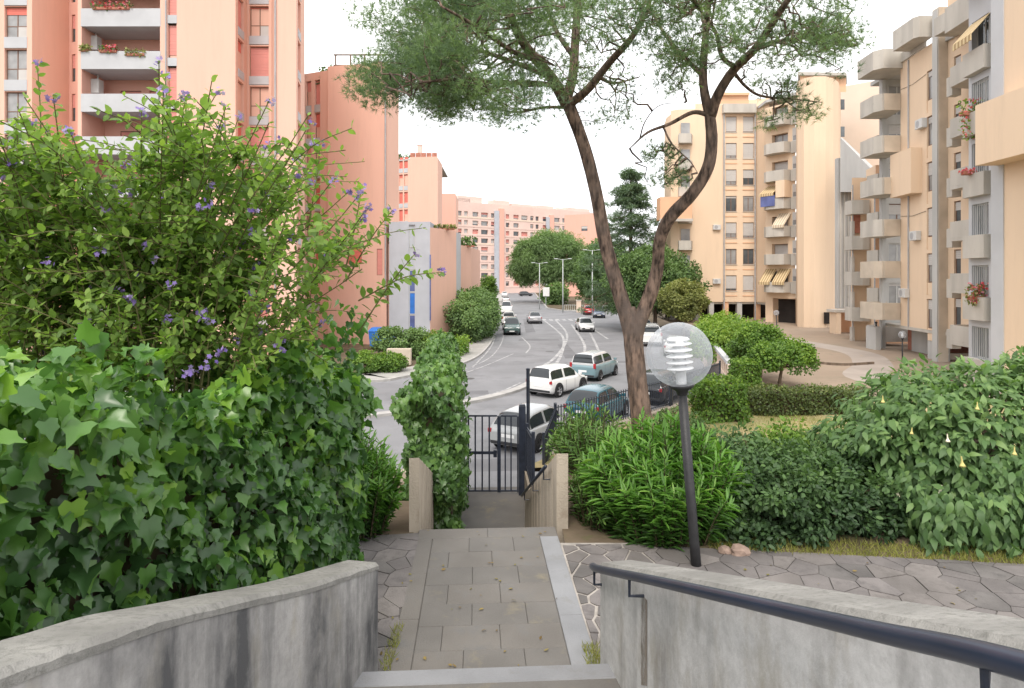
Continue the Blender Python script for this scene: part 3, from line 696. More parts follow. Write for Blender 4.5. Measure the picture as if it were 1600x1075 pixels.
crazy(pv2, [(1.3, 3.6), (9, 3.4), (9, 5.3), (6.5, 5.55), (4, 5.85), (1.3, 6.18)], .25, .008, PATH+.001, m_crazy)
pv3 = structure(sheet('side_pavement', [(-2.2, 4.05), (-.79, 4.05), (-.93, 6.5), (-2.2, 6.3)], PATH-.008, m_mortd))
crazy(pv3, [(-1.9, 4.05), (-.80, 4.05), (-.93, 6.4), (-1.9, 6.2)], .24, .009, PATH+.001, m_crazy)

# ------------------------------------------------------------------ buildings
_win = {}
def win_parts(w, h, kind, shut, fm, sm, gm):
    key = (round(w, 2), round(h, 2), kind, round(shut, 2), fm.name, sm.name, gm.name)
    if key in _win: return _win[key]
    e = .06 if w > .5 else .04
    f = MB()
    f.box(-w/2, w/2, 0, .07, 0, e); f.box(-w/2, w/2, 0, .07, h-e, h); f.box(-w/2, -w/2+e, .002, .068, e, h-e); f.box(w/2-e, w/2, .002, .068, e, h-e)
    if kind in ('two', 'door'): f.box(-.035, .035, .004, .066, e, h-e)
    if kind == 'door': f.box(-w/2+e, w/2-e, .008, .062, h*.36, h*.36+.06)
    g = MB(); g.box(-w/2+e, w/2-e, .03, .045, e, h-e)
    low = None
    if kind == 'door': low = MB(); low.box(.036, w/2-e, .015, .028, e, h*.36)
    s = None
    if shut > 0.02:
        s = MB(); z0 = h-(h*shut); k = max(3, int(h*shut/.12)); n = 0
        st = (h-e-z0)/k
        for i in range(k): s.box(-w/2+e*.6, w/2-e*.6, -.018+(.006 if i % 2 else 0), .02, z0+i*st, z0+(i+1)*st-.008)
    r = (f.mesh('window', fm), g.mesh('pane', gm), s.mesh('shutter', sm) if s else None, low.mesh('panel', m_shut) if low else None)
    _win[key] = r; return r
def window(B, M, u0, u1, v0, v1, kind='two', shut=0.0, fm=None, sm=None, gm=None, depth=.18):
    me = win_parts(u1-u0, v1-v0, kind, shut, fm or m_frame, sm or m_red, gm or m_glass)
    Mw = M @ Matrix.Translation(((u0+u1)/2, depth, v0))
    o = inst('window', me[0], B, Mw); inst('pane', me[1], o, Mw)
    if me[2]: inst('shutter', me[2], o, Mw)
    if me[3]: inst('panel', me[3], o, Mw)
    return o
def seg_matrix(p0, p1):
    d = Vector((p1[0]-p0[0], p1[1]-p0[1], 0)); L = d.length; d /= L
    y = Vector((0, 0, 1)).cross(d)
    M = Matrix(((d.x, y.x, 0, p0[0]), (d.y, y.y, 0, p0[1]), (0, 0, 1, 0), (0, 0, 0, 1)))
    return M, L
def facade(B, p0, p1, z0, z1, m, ops=(), depth=.3, name='wall'):
    """a stretch of outer wall with real openings; ops: (u0,u1,v0,v1)"""
    M, L = seg_matrix(p0, p1)
    us = sorted({0.0, L} | {min(L, max(0, o[0])) for o in ops} | {min(L, max(0, o[1])) for o in ops})
    vs_ = sorted({z0, z1} | {min(z1, max(z0, o[2])) for o in ops} | {min(z1, max(z0, o[3])) for o in ops})
    q = MB()
    for i in range(len(us)-1):
        run = None
        for j in range(len(vs_)-1):
            cu, cv = (us[i]+us[i+1])/2, (vs_[j]+vs_[j+1])/2
            hole = any(o[0] < cu < o[1] and o[2] < cv < o[3] for o in ops)
            if not hole: run = [run[0] if run else vs_[j], vs_[j+1]]
            if (hole or j == len(vs_)-2) and run:
                q.quad((us[i], 0, run[0]), (us[i+1], 0, run[0]), (us[i+1], 0, run[1]), (us[i], 0, run[1])); run = None
    for o in ops:
        a, b, c, d = max(0, o[0]), min(L, o[1]), max(z0, o[2]), min(z1, o[3])
        q.quad((a, 0, c), (a, depth, c), (b, depth, c), (b, 0, c)); q.quad((a, 0, d), (b, 0, d), (b, depth, d), (a, depth, d))
        q.quad((a, 0, c), (a, 0, d), (a, depth, d), (a, depth, c)); q.quad((b, 0, c), (b, depth, c), (b, depth, d), (b, 0, d))
        q.quad((a, depth, c), (a, depth, d), (b, depth, d), (b, depth, c))
    q.build(name, m, B, M)
    return M, L
def P(px, Y): return (Xp(px, Y), Y)
def balcony(B, pts, z0, h, m, slab=.16, th=.12):
    """pts: outer plan line, walked so that the inside is on its left"""
    q = MB(); strip_wall(q, pts, th, z0+slab, z0+h)
    if len(pts) > 2: q.prism([(p[0], p[1]) for p in pts], z0, z0+slab-.004)
    return q.build('balcony', m, B)
def roof(B, poly, z, th=.25, m=None):
    c = Vector((sum(p[0] for p in poly)/len(poly), sum(p[1] for p in poly)/len(poly))); pp = []
    for p in poly: e = Vector(p[:2])-c; pp.append(c+e*(1-.06/max(.5, e.length)))
    q = MB(); q.prism(pp, z-th, z+.002); return q.build('roof', m or m_grey, B)
def column_windows(B, M, u0, u1, zs, h, spand, kind='two', shuts=(0,), fm=None, sms=(None,), gm=None, spm=None, sp_out=.03):
    for i, z in enumerate(zs):
        window(B, M, u0, u1, z, z+h, kind, shuts[i % len(shuts)], fm, sms[i % len(sms)], gm, .2)
        if spand:
            q = MB(); q.box(u0-.02, u1+.02, -sp_out, .2, z-spand, z-.012); q.build('spandrel', spm or m_white, B, M)
def pipe(B, x, y, z0, z1, r=.06):
    q = MB(); q.tube([(x, y, z0), (x, y, z1)], r, 8); q.build('drainpipe', m_pipe, B)

# --- near pink tower, three storeys of balconies in view
B1 = thing('apartment_tower', 'salmon pink apartment tower with long white balconies behind the flowering shrub', 'building', (-24, 48, ROAD))
zt = 27.0; z0 = ROAD-.1; FL = [14.98-3.02*k for k in range(-3, 7)]
M, L = facade(B1, P(-120, 46), P(50, 46), z0, zt, m_pink, [(Xp(7, 46)-Xp(-120, 46), Xp(42, 46)-Xp(-120, 46), z-.85, z+2.2) for z in [14.1-3.07*k for k in range(-3, 7)]])
u0 = Xp(7, 46)-Xp(-120, 46); u1 = Xp(42, 46)-Xp(-120, 46)
column_windows(B1, M, u0, u1, [14.1-3.07*k for k in range(-3, 7)], 2.2, .8, 'door', (0, 0, .25, 0), m_frame, (m_red,), m_cglass)
facade(B1, P(50, 46), P(108, 49.2), z0, zt, m_pink)
zs = [14.9-3.04*k for k in range(-3, 7)]
M, L = facade(B1, P(108, 49.2), P(121, 49.0), z0, zt, m_pinkd, [(.25, .6, z, z+2.1) for z in zs], .2)
for z in zs: window(B1, M, .25, .6, z, z+2.1, 'one', .5, m_frame, m_redl, None, .1)
facade(B1, P(121, 49.0), P(121.5, 45.6), z0, zt, m_pink)
XL, XR = Xp(127.5, 45.6), Xp(250, 45.6)
facade(B1, (Xp(121.5, 45.6), 45.6), (XL, 45.6), z0, zt, m_pink)
facade(B1, (XL, 45.6), (XL, 48.2), z0, zt, m_pinkd)
zb = [17.77-3.04*k for k in range(-2, 8)]
ops = []
for z in zb: ops += [(1.15, 2.75, z+.12, z+2.25), (3.35, 4.95, z+.12, z+2.25)]
M, L = facade(B1, (XL, 48.2), (XR, 48.2), z0, zt, m_pinkd, ops, .2)
for i, z in enumerate(zb):
    for j, u in enumerate((1.15, 3.35)): window(B1, M, u, u+1.6, z+.12, z+2.25, 'two', (1, .85, 1, .4)[(i+j) % 4], m_frame, m_redl, m_glass, .1)
    balcony(B1, [(XL-.05, 45.58), (XR+.05, 45.58)], z, 1.28, m_white, 0, .14)
    q = MB(); q.box(XL, XR, 45.72, 48.19, z, z+.155); q.build('balcony_floor', m_white, B1)
facade(B1, (XR, 48.2), (XR, 45.6), z0, zt, m_pinkd)
ua, ub = Xp(262, 45.6)-XR, Xp(276, 45.6)-XR
zs = [15.55-3.04*k for k in range(-3, 7)]
M, L = facade(B1, (XR, 45.6), P(368, 45.6), z0, zt, m_pink, [(ua, ub, z-.62, z+2.42) for z in zs], .22)
column_windows(B1, M, ua, ub, zs, 2.4, .6, 'one', (1, .9), m_frame, (m_redl,), m_glass, m_white, .02)
M, L = facade(B1, P(368, 45.6), P(386, 48), z0, zt, m_pink, [(.5, 1.7, z, z+2.2) for z in FL], .2)
column_windows(B1, M, .5, 1.7, FL, 2.2, .6, 'two', (.35, 0, 1), m_frame, (m_redl, m_red), m_glass)
M, L = facade(B1, P(386, 48), P(424, 48), z0, zt, m_pink, [(.18, 1.62, z-.68, z+2.25) for z in FL], .22)
column_windows(B1, M, .18, 1.62, FL, 2.22, .64, 'door', (0, 0, .05, 1, 0, .6), m_frame, (m_red, m_redl), m_cglass)
facade(B1, P(424, 48), P(432, 45.8), z0, zt, m_pink)
facade(B1, P(432, 45.8), P(463, 45.8), z0, zt, m_pink)
M, L = facade(B1, P(463, 45.8), P(476, 49.5), z0, zt, m_pink, [(.7, 1.9, z, z+2.2) for z in FL], .2)
column_windows(B1, M, .7, 1.9, FL, 2.2, .6, 'two', (.5, 1), m_frame, (m_redl,), m_glass)
facade(B1, P(476, 49.5), (-19.6, 60), z0, zt, m_pink)
roof(B1, [P(-120, 46), P(50, 46), P(108, 49.2), P(121, 49.0), P(122, 46), P(463, 46), P(476, 49.5), (-19.6, 60), (-42, 60)], zt)

# --- second pink tower with roof pergola
B2 = thing('apartment_tower', 'plain salmon tower with roof pergola beside the pine crown', 'building', (-14, 62, ROAD))
zt = 19.4; zs = [12.95-3.1*k for k in range(-1, 6)]
M, L = facade(B2, P(462, 61), P(512, 59.5), z0, zt-.3, m_pink, [(u, u+.62, z-.75, z+2.32) for z in zs for u in (1.25, 2.28)], .22)
for u, sh in ((1.25, (.4, .05, .3)), (2.28, (1, .55, .2, 1))): column_windows(B2, M, u, u+.62, zs, 2.3, .7, 'one', sh, m_frame, (m_redl, m_red), m_cglass, m_grey)
ops = [(Xp(543, 58.6)-Xp(512, 59.3), Xp(567, 58.6)-Xp(512, 59.3), Zp(412, 58.6), Zp(387, 58.6)), (4.9, 5.45, Zp(430, 58.6), Zp(389, 58.6))]
M, L = facade(B2, P(512, 59.3), P(604, 58), z0, zt, m_pink, ops, .15)
window(B2, M, *ops[0], 'two', .98, m_frame, m_red, m_glass, .06); window(B2, M, *ops[1], 'one', .98, m_frame, m_redl, m_glass, .06)
M, L = facade(B2, P(604, 58.2), P(623, 60.5), z0, zt, m_pink)
facade(B2, P(623, 60.5), (-13.4, 75), z0, zt, m_pink)
pipe(B2, Xp(602, 57.85), 57.85, -2, zt-.2, .07)
roof(B2, [P(462, 61), P(512, 59.5), P(604, 58.1), P(623, 60.5), (-13.4, 75), (-22, 75)], zt-.3)
for x in (-16.6, -15.2, -13.9, -12.6, -11.4):
    q = MB(); q.box(x-.06, x+.06, 60.2, 60.32, zt-.3, zt+1.35); q.build('pergola_post', m_barkd, B2)
for z in (zt+.35, zt+1.35):
    q = MB(); q.box(-16.8, -11.2, 60.18, 60.34, z+.004, z+.1); q.build('pergola_beam', m_barkd, B2)
# --- lower block in front of it, grey-blue stair shaft and pink walls
B3 = thing('low_block', 'low building with pale blue grey shaft and salmon walls beside the street', 'building', (-9, 60, ROAD))
zt = 4.87
ops = [(Xp(639, 57.6)-Xp(608, 57.8), Xp(649, 57.6)-Xp(608, 57.8), -5.6, 4.6)]
M, L = facade(B3, P(608, 57.8), P(672, 57.4), z0, zt, m_bluegr, ops, .3)
for k in range(5):
    window(B3, M, ops[0][0], ops[0][1], -5.5+2.02*k, -3.52+2.02*k, 'one', 0, m_wframe, m_red, (m_bluedk, m_blue, m_bluedk, m_bluegr, m_bluegr)[k], .12)
facade(B3, P(672, 57.4), P(713, 62), z0, 4.35, m_pink); facade(B3, P(713, 62), P(720, 64), z0, 4.2, m_white)
facade(B3, P(719, 65), P(736, 68), z0, 3.1, m_pink); facade(B3, P(736, 68), P(750, 76), z0, 3.0, m_pink)
facade(B3, P(672, 57.5), (Xp(672, 57.5), 70), 4.0, zt, m_bluegr)
roof(B3, [P(608, 57.8), P(672, 57.5), (Xp(672, 57.5), 72), (-14, 72)], zt-.05)
roof(B3, [P(672, 57.6), P(713, 62), P(720, 64), P(719, 65), (-4.2, 76), (-9, 76)], 2.95, .2)
q = MB(); q.box(Xp(671.2, 57.2), Xp(673, 57.2), 57.25, 57.38, -4, 1.9); q.build('drainpipe', m_bluedk, B3)
# --- pink wall with windows low down, left of the shaft
M, L = facade(B3, P(585, 58.5), P(608, 58.5), z0, 2.9, m_pink, [(.35, .95, -.2, 2.6)], .15)
window(B3, M, .35, .95, -.2, 2.5, 'one', .9, m_frame, m_redl, m_glass, .06)
q = MB(); q.box(Xp(585, 58.5), Xp(608, 58.5), 58.52, 62, 2.6, 2.88); q.build('roof', m_grey, B3)
# --- third and fourth tower along the street
B4 = thing('apartment_tower', 'salmon tower with red tiled roof edge and chimney further down the street', 'building', (-16, 114, ROAD))
zs = [15.6-3.05*k for k in range(-1, 6)]
M, L = facade(B4, P(612, 112), P(641, 110.6), z0, 20.0, m_pink, [(u, u+.75, z-.8, z+2.0) for z in zs for u in (1.5, 2.5)], .2)
for u, sh in ((1.5, (1, .3, 1)), (2.5, (1, .1, .9, .4))): column_windows(B4, M, u, u+.75, zs, 2.0, .75, 'one', sh, m_frame, (m_red,), m_glass, m_white)
facade(B4, P(641, 110.6), P(684, 110), z0, 20.5, m_pink); facade(B4, P(684, 110), P(691, 117), z0, 20.3, m_pink)
roof(B4, [P(612, 112), P(641, 110.6), P(684, 110), P(691, 117), (-13, 130), (-22, 130)], 20.2)
for k in range(5):
    q = MB(); x = Xp(641+8.5*k, 111.2); q.box(x, x+.85, 111.1, 111.4, 20.52, 21.35); q.build('roof_screen', m_brickr, B4)
q = MB(); q.box(Xp(652, 113), Xp(659, 113), 113, 113.8, 20.3, 23.0); q.box(Xp(651.4, 113), Xp(659.6, 113), 112.93, 113.87, 23.01, 23.2); q.build('chimney', m_rose, B4)
B5 = thing('apartment_tower', 'windowless salmon end tower rising beyond the tiled one', 'building', (-14, 146, ROAD))
facade(B5, P(685, 140), P(712, 140), z0, 18.0, m_pinkd); facade(B5, P(712, 140), P(716, 152), z0, 17.8, m_pink); facade(B5, P(685, 152), P(685, 140), z0, 18, m_pink)
roof(B5, [P(685, 140), P(712, 140), P(716, 152), (-15, 152)], 17.9)

# --- long block closing the street
B6 = thing('long_apartment_block', 'long rose coloured apartment block closing the far end of the street', 'building', (4, 240, ROAD))
a, b = Vector((-24, 212)), Vector((34, 256)); d = b-a; L = d.length
floors = [20.4-3.0*k for k in range(9)]
ops = []; wins = []
u = 3.0; k = 0
while u < L-3:
    if 22 < u < 26.5 or 45.5 < u < 49.5: u += 1; continue
    w = (2.9, 1.5, 1.5, 2.4)[k % 4]
    for i, z in enumerate(floors):
        if random.random() < .06: continue
        wins.append((u, u+w, z, z+1.6)); ops.append((u, u+w, z, z+1.6))
    u += w+(1.3, 1.0, 1.9, 1.2)[k % 4]; k += 1
M, L = facade(B6, a, b, z0, 25.2, m_rose, ops, .7)
for i, o in enumerate(wins): window(B6, M, *o, 'two' if o[1]-o[0] < 2 else 'one', random.choice((0, 0, .4, .7, 1)), m_frame, random.choice((m_shut, m_redl, m_shut)), random.choice((m_glass, m_cglass)), .45)
for i, z in enumerate(floors):
    for u0, u1 in ((.2, 21.8), (27, 45.2), (50, L-.2)):
        q = MB(); q.box(u0, u1, -.10, -.004, z-.62, z-.1); q.build('storey_band', m_rose if i % 3 else m_cream, B6, M)
for (u0, u1, zz) in ((22.2, 24.2, 23.0), (46, 47.6, 22.0)):
    q = MB(); q.box(u0, u1, -.5, -.003, z0, zz); q.build('stair_shaft', m_bluegr, B6, M)
    q = MB(); q.box(u1, u1+1.9, -.8, -.003, z0, zz+.8); q.build('stair_wall', m_pinkd, B6, M)
for (u0, u1, zz) in ((2, 13, 26.6), (8, 18, 27.4), (23, 30, 26.9), (31, 42, 26.2), (44, 51, 26.4), (53, 62, 26.0), (58, 70, 26.5)):
    q = MB(); q.box(u0, u1, 1.2+.1*(u0 % 3), 5, 25.0, zz); q.build('roof_storey', m_rose, B6, M)
roof(B6, [(a.x, a.y), (b.x, b.y), (b.x-8, b.y+12), (a.x-8, a.y+12)], 25.1)
B6b = thing('apartment_block', 'plain orange pink block showing above the street trees by the pine limb', 'building', (22, 200, ROAD))
M, L = facade(B6b, P(882, 196), P(945, 190), z0, 18.6, m_pinkd, [(5.5, 7.5, 13.5, 15.0)], .2); window(B6b, M, 5.5, 7.5, 13.5, 15.0, 'two', .5, m_frame, m_shut, m_glass, .1)
roof(B6b, [P(882, 196), P(945, 190), (30, 205), (18, 208)], 18.5)

# --- peach block across the street with twin window columns
C1 = thing('apartment_block', 'peach apartment block on pillars with two columns of roller shutter windows', 'building', (24, 74, YARD))
zt = 19.5; zv = -2.95; yz = YARD-.2
zs = [16.3-3.0*k for k in range(7)]
arc = [P(1038, 78), P(1041, 75), P(1048, 73.2), P(1060, 72.6), P(1086, 72.5)]
for i in range(4): facade(C1, arc[i], arc[i+1], zv, zt-(1.0 if i < 2 else .6), m_peach)
ux = [Xp(p, 72.5)-Xp(1086, 72.5) for p in (1134, 1151, 1161, 1178)]
ops = [(ux[0], ux[1], z, z+1.75) for z in zs]+[(ux[2], ux[3], z, z+1.75) for z in zs]
M, L = facade(C1, P(1086, 72.5), P(1181, 72.5), zv, zt, m_peach, ops, .22)
sh = [.95, .8, .75, .15, .7, 0, .85, .95, 1, .55, .1, .85, 0, .95]
for i, o in enumerate(ops):
    window(C1, M, *o, 'two', sh[i], m_frame, m_shut, m_cglass if i % 3 else m_glass, .1)
    q = MB(); q.box(o[0]-.05, o[1]+.05, -.05, -.004, o[2]-.62, o[2]-.52); q.build('string_course', m_peachd, C1, M)
    q = MB(); q.box(o[0]-.04, o[1]+.04, -.06, .1, o[2]-.09, o[2]-.01); q.build('sill', m_conc, C1, M)
for p in (1131.5, 1180): pipe(C1, Xp(p, 72.3), 72.3, -5, zt-1.2, .08)
for p in (1131, 1150, 1168): q = MB(); q.box(Xp(p, 72.5), Xp(p+13, 72.5), 71.6, 72.48, 17.9+1.55, 18.9+1.55) if False else None
q = MB(); q.box(Xp(1128, 72.5), Xp(1179, 72.5), 71.9, 72.49, 18.35, 19.35); q.build('roof_planter', m_conc, C1)
facade(C1, P(1126, 75), P(1170, 75), zt, 21.1, m_peachd); facade(C1, P(1170, 75), P(1205, 74), zt-1, 20.6, m_peach)
roof(C1, [P(1122, 74.6), P(1172, 74.6), (Xp(1172, 74.6), 80), (Xp(1122, 74.6), 80)], 21.4, .3, m_peachd)
facade(C1, P(1181, 72.5), P(1202, 70), zv, zt-.4, m_peach)
roof(C1, [P(1038, 78), P(1048, 73.3), P(1086, 72.6), P(1181, 72.6), P(1202, 70.2), (29, 90), (22.5, 92)], zt-.9, .3)
for z in [16.0-3.0*k for k in range(7)]:
    balcony(C1, [P(1059, 73), P(1061, 71.6), P(1080, 71.6), P(1083, 73)], z-1.1, 1.05, m_conc)
    q = MB(); q.box(Xp(1064, 72.4), Xp(1078, 72.4), 72.40, 72.47, z-.05, z+1.3); o = q.build('balcony_door', m_cglass, C1)
q = MB(); q.box(Xp(1032, 70.5), Xp(1082, 70.5), 70.6, 72.4, 6.2, 8.7); q.build('bay', m_peachd, C1)
q = MB(); q.box(Xp(1031, 70.4), Xp(1083, 70.4), 70.4, 70.58, 6.0, 6.3); q.build('bay_slab', m_conc, C1)
# pillars and dark ground storey
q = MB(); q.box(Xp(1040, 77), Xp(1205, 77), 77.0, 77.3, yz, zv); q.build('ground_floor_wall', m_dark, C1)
for p in (1048, 1086, 1108, 1131, 1152, 1181):
    q = MB(); q.box(Xp(p, 72.6), Xp(p, 72.6)+.55, 72.62, 73.2, yz, zv-.002); q.build('pillar', m_peachd if p % 2 else m_grey, C1)
q = MB(); q.prism([P(1040, 75.2), P(1050, 73.3), P(1086, 72.7), P(1181, 72.7), P(1200, 70.5), (29.5, 78), (18, 78)], zv-.25, zv-.003); q.build('soffit', m_conc, C1)

# --- peach block with rounded wall and a column of bowed balconies
C2 = thing('apartment_block', 'peach apartment block with rounded blank wall and bowed balconies with awnings', 'building', (29, 66, YARD))
zt = 18.8
q0, q1 = P(1196, 69.5), P(1243, 66.5)
zs = [13.0-2.93*k for k in range(-1, 7)]
ops = [(.8, 2.7, z+.1, z+2.1) for z in zs[:-1]]
M, L = facade(C2, q0, q1, yz, zt-.6, m_peach, ops+[(.9, 3.6, yz+.1, -2.4)], .9)
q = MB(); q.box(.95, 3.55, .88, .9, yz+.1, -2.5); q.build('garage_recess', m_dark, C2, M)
for i, z in enumerate(zs[:-1]):
    window(C2, M, .8, 2.7, z+.1, z+2.1, 'two', (.1, 0, .5, 0, .2, .9, .3)[i % 7], m_frame, m_shut, m_cglass, .5)
    x0, y0 = q0[0], q0[1]; dd = Vector((q1[0]-q0[0], q1[1]-q0[1])).normalized(); nn = Vector((dd.y, -dd.x))
    def bp(u, o): v = Vector(q0)+dd*u+nn*o; return (v.x, v.y)
    balcony(C2, [bp(.15, 0), bp(.35, .75), bp(.9, 1.15), bp(1.9, 1.2), bp(2.9, 1.0), bp(3.15, 0)], z-.1, 1.1, m_conc)
    q = MB(); q.box(3.2, 3.95, -.25, -.004, z-.2, z+1.0); q.build('side_planter', m_conc, C2, M)
    window(C2, M, 3.25, 3.9, z+1.05, z+2.4, 'one', .6, m_wframe, m_shut, m_cglass, -.04)
def awning(B, M, u0, u1, z, drop, out, m):
    q = MB(); q.add([(u0, -.02, z), (u1, -.02, z), (u1, -out, z-drop), (u0, -out, z-drop), (u0, -.02, z-.03), (u1, -.02, z-.03), (u1, -out, z-drop-.03), (u0, -out, z-drop-.03)],
                   [(0,1,2,3),(4,7,6,5),(0,3,7,4),(1,5,6,2),(3,2,6,7),(0,4,5,1)])
    q.box(u0, u1, -out-.02, -out+.01, z-drop-.3, z-drop-.031); return q.build('awning', m, B, M)
awning(C2, M, .2, 1.9, zs[3]+2.5, .9, 1.3, m_awn); awning(C2, M, 1.7, 3.1, zs[4]+2.4, 1.3, 1.25, m_awnl)
awning(C2, M, .1, 1.4, zs[6]+2.4, 1.4, 1.3, m_awn); awning(C2, M, 1.7, 3.1, zs[6]+2.4, 1.4, 1.3, m_awn)
q = MB(); q.box(.3, 2.0, -1.28, -1.22, zs[3]+.2, zs[3]+1.35); q.build('blue_screen', m_bluedk, C2, M)
q = MB(); q.box(2.05, 3.1, -1.2, -.02, zs[3]+1.05, zs[3]+2.8); q.build('bay_panel', m_peach, C2, M)
cv = [P(1244, 66.4), P(1246, 63.2), P(1256, 62.2), P(1272, 61.6), P(1290, 61.6), P(1302, 62.2), P(1310, 63.4), P(1313, 66), P(1314, 72)]
for i in range(len(cv)-1):
    o_ = []
    if i == 4: pass
    facade(C2, cv[i], cv[i+1], yz, zt+.4, m_peach, [(0.02, .74, -4.55, -3.4)] if i == 5 else ())
q = MB(); q.box(Xp(1288, 61.4), Xp(1305, 61.4), 61.35, 61.5, -4.6, -3.5); q.box(Xp(1289, 61.4), Xp(1296, 61.4), 61.31, 61.348, -4.5, -3.6); q.build('basement_window', m_dark, C2)
roof(C2, [q0, q1]+cv+[(36, 80), (28, 80)], zt+.3, .3)
facade(C2, P(1250, 65), P(1322, 65.5), zt, 20.3, m_peachd); roof(C2, [P(1246, 64.6), P(1324, 64.8), P(1324, 68), P(1246, 68)], 20.6, .3, m_conc)
facade(C2, P(1310, 76), P(1400, 72), yz, 22.4, m_cream); facade(C2, P(1306, 82), P(1310, 76), yz, 22.4, m_peach)
roof(C2, [P(1310, 76), P(1400, 72), (45, 85), (41, 85)], 22.3)
for z in [16.8-2.93*k for k in range(5)]:
    q = MB(); q.box(Xp(1312, 66), Xp(1318, 66), 67.2, 68.6, z, z+1.0); q.build('small_balcony', m_conc, C2)
    q = MB(); q.box(Xp(1313, 69), Xp(1319, 69), 68.9, 69, z+1.1, z+2.2); q.build('slit_window', m_glass, C2)

# --- stair tower and stepped block on the courtyard
C3 = thing('apartment_block', 'long peach and grey apartment block with stepped balconies lining the courtyard', 'building', (26, 40, YARD))
q = MB()      # glazed stair roof
q.add([at(1313, 215, 56), at(1365, 268, 52), at(1365, 300, 52), at(1313, 300, 56), at(1316, 215, 60), at(1372, 268, 58), at(1372, 300, 58), at(1316, 300, 60)],
      [(3,2,1,0),(4,5,6,7),(0,1,5,4),(1,2,6,5),(2,3,7,6),(3,0,4,7)]); q.build('stair_roof', m_grey, C3)
q = MB(); q.box(Xp(1309, 56.5), Xp(1335, 56.5), 56.5, 57.0, -2.9, 10.4); q.build('stair_tower', m_grey, C3)
for p in (1312, 1318, 1324, 1330):
    q = MB(); q.box(Xp(p, 56.5), Xp(p, 56.5)+.09, 56.38, 56.49, -2.8, 10.2); q.build('fin', m_conc, C3)
q = MB(); q.box(Xp(1304, 55), Xp(1345, 55), 55, 56.4, -3.15, -2.92); q.build('porch_roof', m_conc, C3)
for p in (1306, 1340): q = MB(); q.box(Xp(p, 55.2), Xp(p, 55.2)+.4, 55.1, 56.3, yz, -3.16); q.build('porch_wall', m_peach, C3)
q = MB(); q.box(Xp(1310, 56.6), Xp(1342, 56.6), 56.6, 56.9, yz, -3.16); q.build('porch_back_wall', m_peachd, C3)
# set-back wing: small balconies, apricot returns
zs = [9.05-2.72*k for k in range(6)]
wing = [(26.3, 52.0), (28.2, 52.0), (28.2, 49.0), (29.6, 49.0)]
facade(C3, P(1330, 54), (28.4, 52.0), yz, 7.3, m_peach)
M, L = facade(C3, (26.35, 49.6), (27.6, 49.6), yz, 7.6, m_peach); facade(C3, (28.55, 53.8), (26.35, 49.6), yz, 7.6, m_peach)
M2, L2 = facade(C3, (27.7, 47.3), (30, 47.3), yz, 12.6, m_peachd, [(.35, 1.1, z+.2, z+2.1) for z in zs], .2); facade(C3, (26.9, 47.35), (27.7, 47.35), yz, 8.2, m_peachd); facade(C3, (27.5, 49.7), (26.9, 47.35), yz, 8.2, m_peach)
for i, z in enumerate(zs):
    window(C3, M2, .35, 1.1, z+.2, z+2.1, 'one', (.4, .9, 0)[i % 3], m_wframe, m_shut, m_cglass, .08)
    if z < 6:
        balcony(C3, [(26.6, 50.2), (25.95, 49.9), (25.85, 48.7), (26.6, 48.5), (27.1, 48.5)], z-.1+1.2, 1.05, m_conc)
    balcony(C3, [(26.85, 47.2), (26.0, 46.9), (26.0, 45.5), (27.5, 45.5), (29, 45.5)], z-.15, 1.1, m_conc)
    q = MB(); q.box(26.15, 26.34, 49.2, 49.55, z-.6, z+.6); q.build('planter', m_conc, C3) if z < 6 else None
awning(C3, M2, -.6, .9, zs[3]+2.35, 1.3, 1.6, m_awnl)
q = MB(); q.box(26.45, 26.95, 49.50, 49.59, 3.3, 5.4); q.build('louvre_shutter', m_brickr, C3)
for x, y in ((26.25, 49.3), (26.75, 47.2)): pipe(C3, x, y, yz, 7, .05)
roof(C3, [(26.4, 49.7), (27.6, 49.7), (30, 53.8), (28.55, 53.8)], 7.5); roof(C3, [(27.8, 47.4), (32, 47.4), (32, 50), (29.3, 50)], 12.5); roof(C3, [(26.9, 47.4), (27.7, 47.4), (28.6, 50), (27.5, 49.7)], 8.15)
# corner balconies and long blank wall
zs = [11.05-2.75*k for k in range(6)]
zA = -3.25
M3, L3 = facade(C3, (25.7, 44.4), (27.6, 44.4), zA, 14.0, m_grey, [(.45, 1.7, z+.1, z+2.2) for z in zs], .3)
for i, z in enumerate(zs):
    window(C3, M3, .45, 1.7, z+.1, z+2.2, 'two', (.05, .3, .15, .35, 0, .1)[i], m_frame if i == 3 else m_wframe, m_shut, m_cglass, .12)
    balcony(C3, [(25.9, 44.35), (24.1, 44.3), (24.0, 42.5), (24.3, 42.0), (25.48, 41.98)], z-.2, 1.12, m_conc if i < 4 else m_tan)
    q = MB(); q.box(24.40, 25.47, 41.93, 41.978, z-.18, z+.9); q.build('balcony_front_shade', m_tan, C3)  # thin panel, shading of the camera-facing side put into its darker tan
balcony(C3, [(25.9, 44.35), (23.9, 44.3), (23.8, 42.2), (24.2, 41.7), (26.2, 41.7)], 13.55, 1.25, m_conc)
q = MB(); q.box(25.45, 25.69, 44.0, 44.35, yz, 13.5); q.build('pilaster', m_grey, C3)
ws = [10.6-2.75*k for k in range(6)]
M4, L4 = facade(C3, (25.5, 42.0), (25.0, 37.7), zA, 13.9, m_peach, [(3.25, 4.15, z-.75, z+1.75) for z in ws], .2)
for i, z in enumerate(ws):
    window(C3, M4, 3.25, 4.15, z, z+1.75, 'one', (.2, .25, .45, .95, .4, .35)[i], m_frame, m_shut, m_cglass, .1)
    q = MB(); q.box(3.25, 4.15, .05, .19, z-.74, z-.02); q.build('spandrel', m_peach, C3, M4)
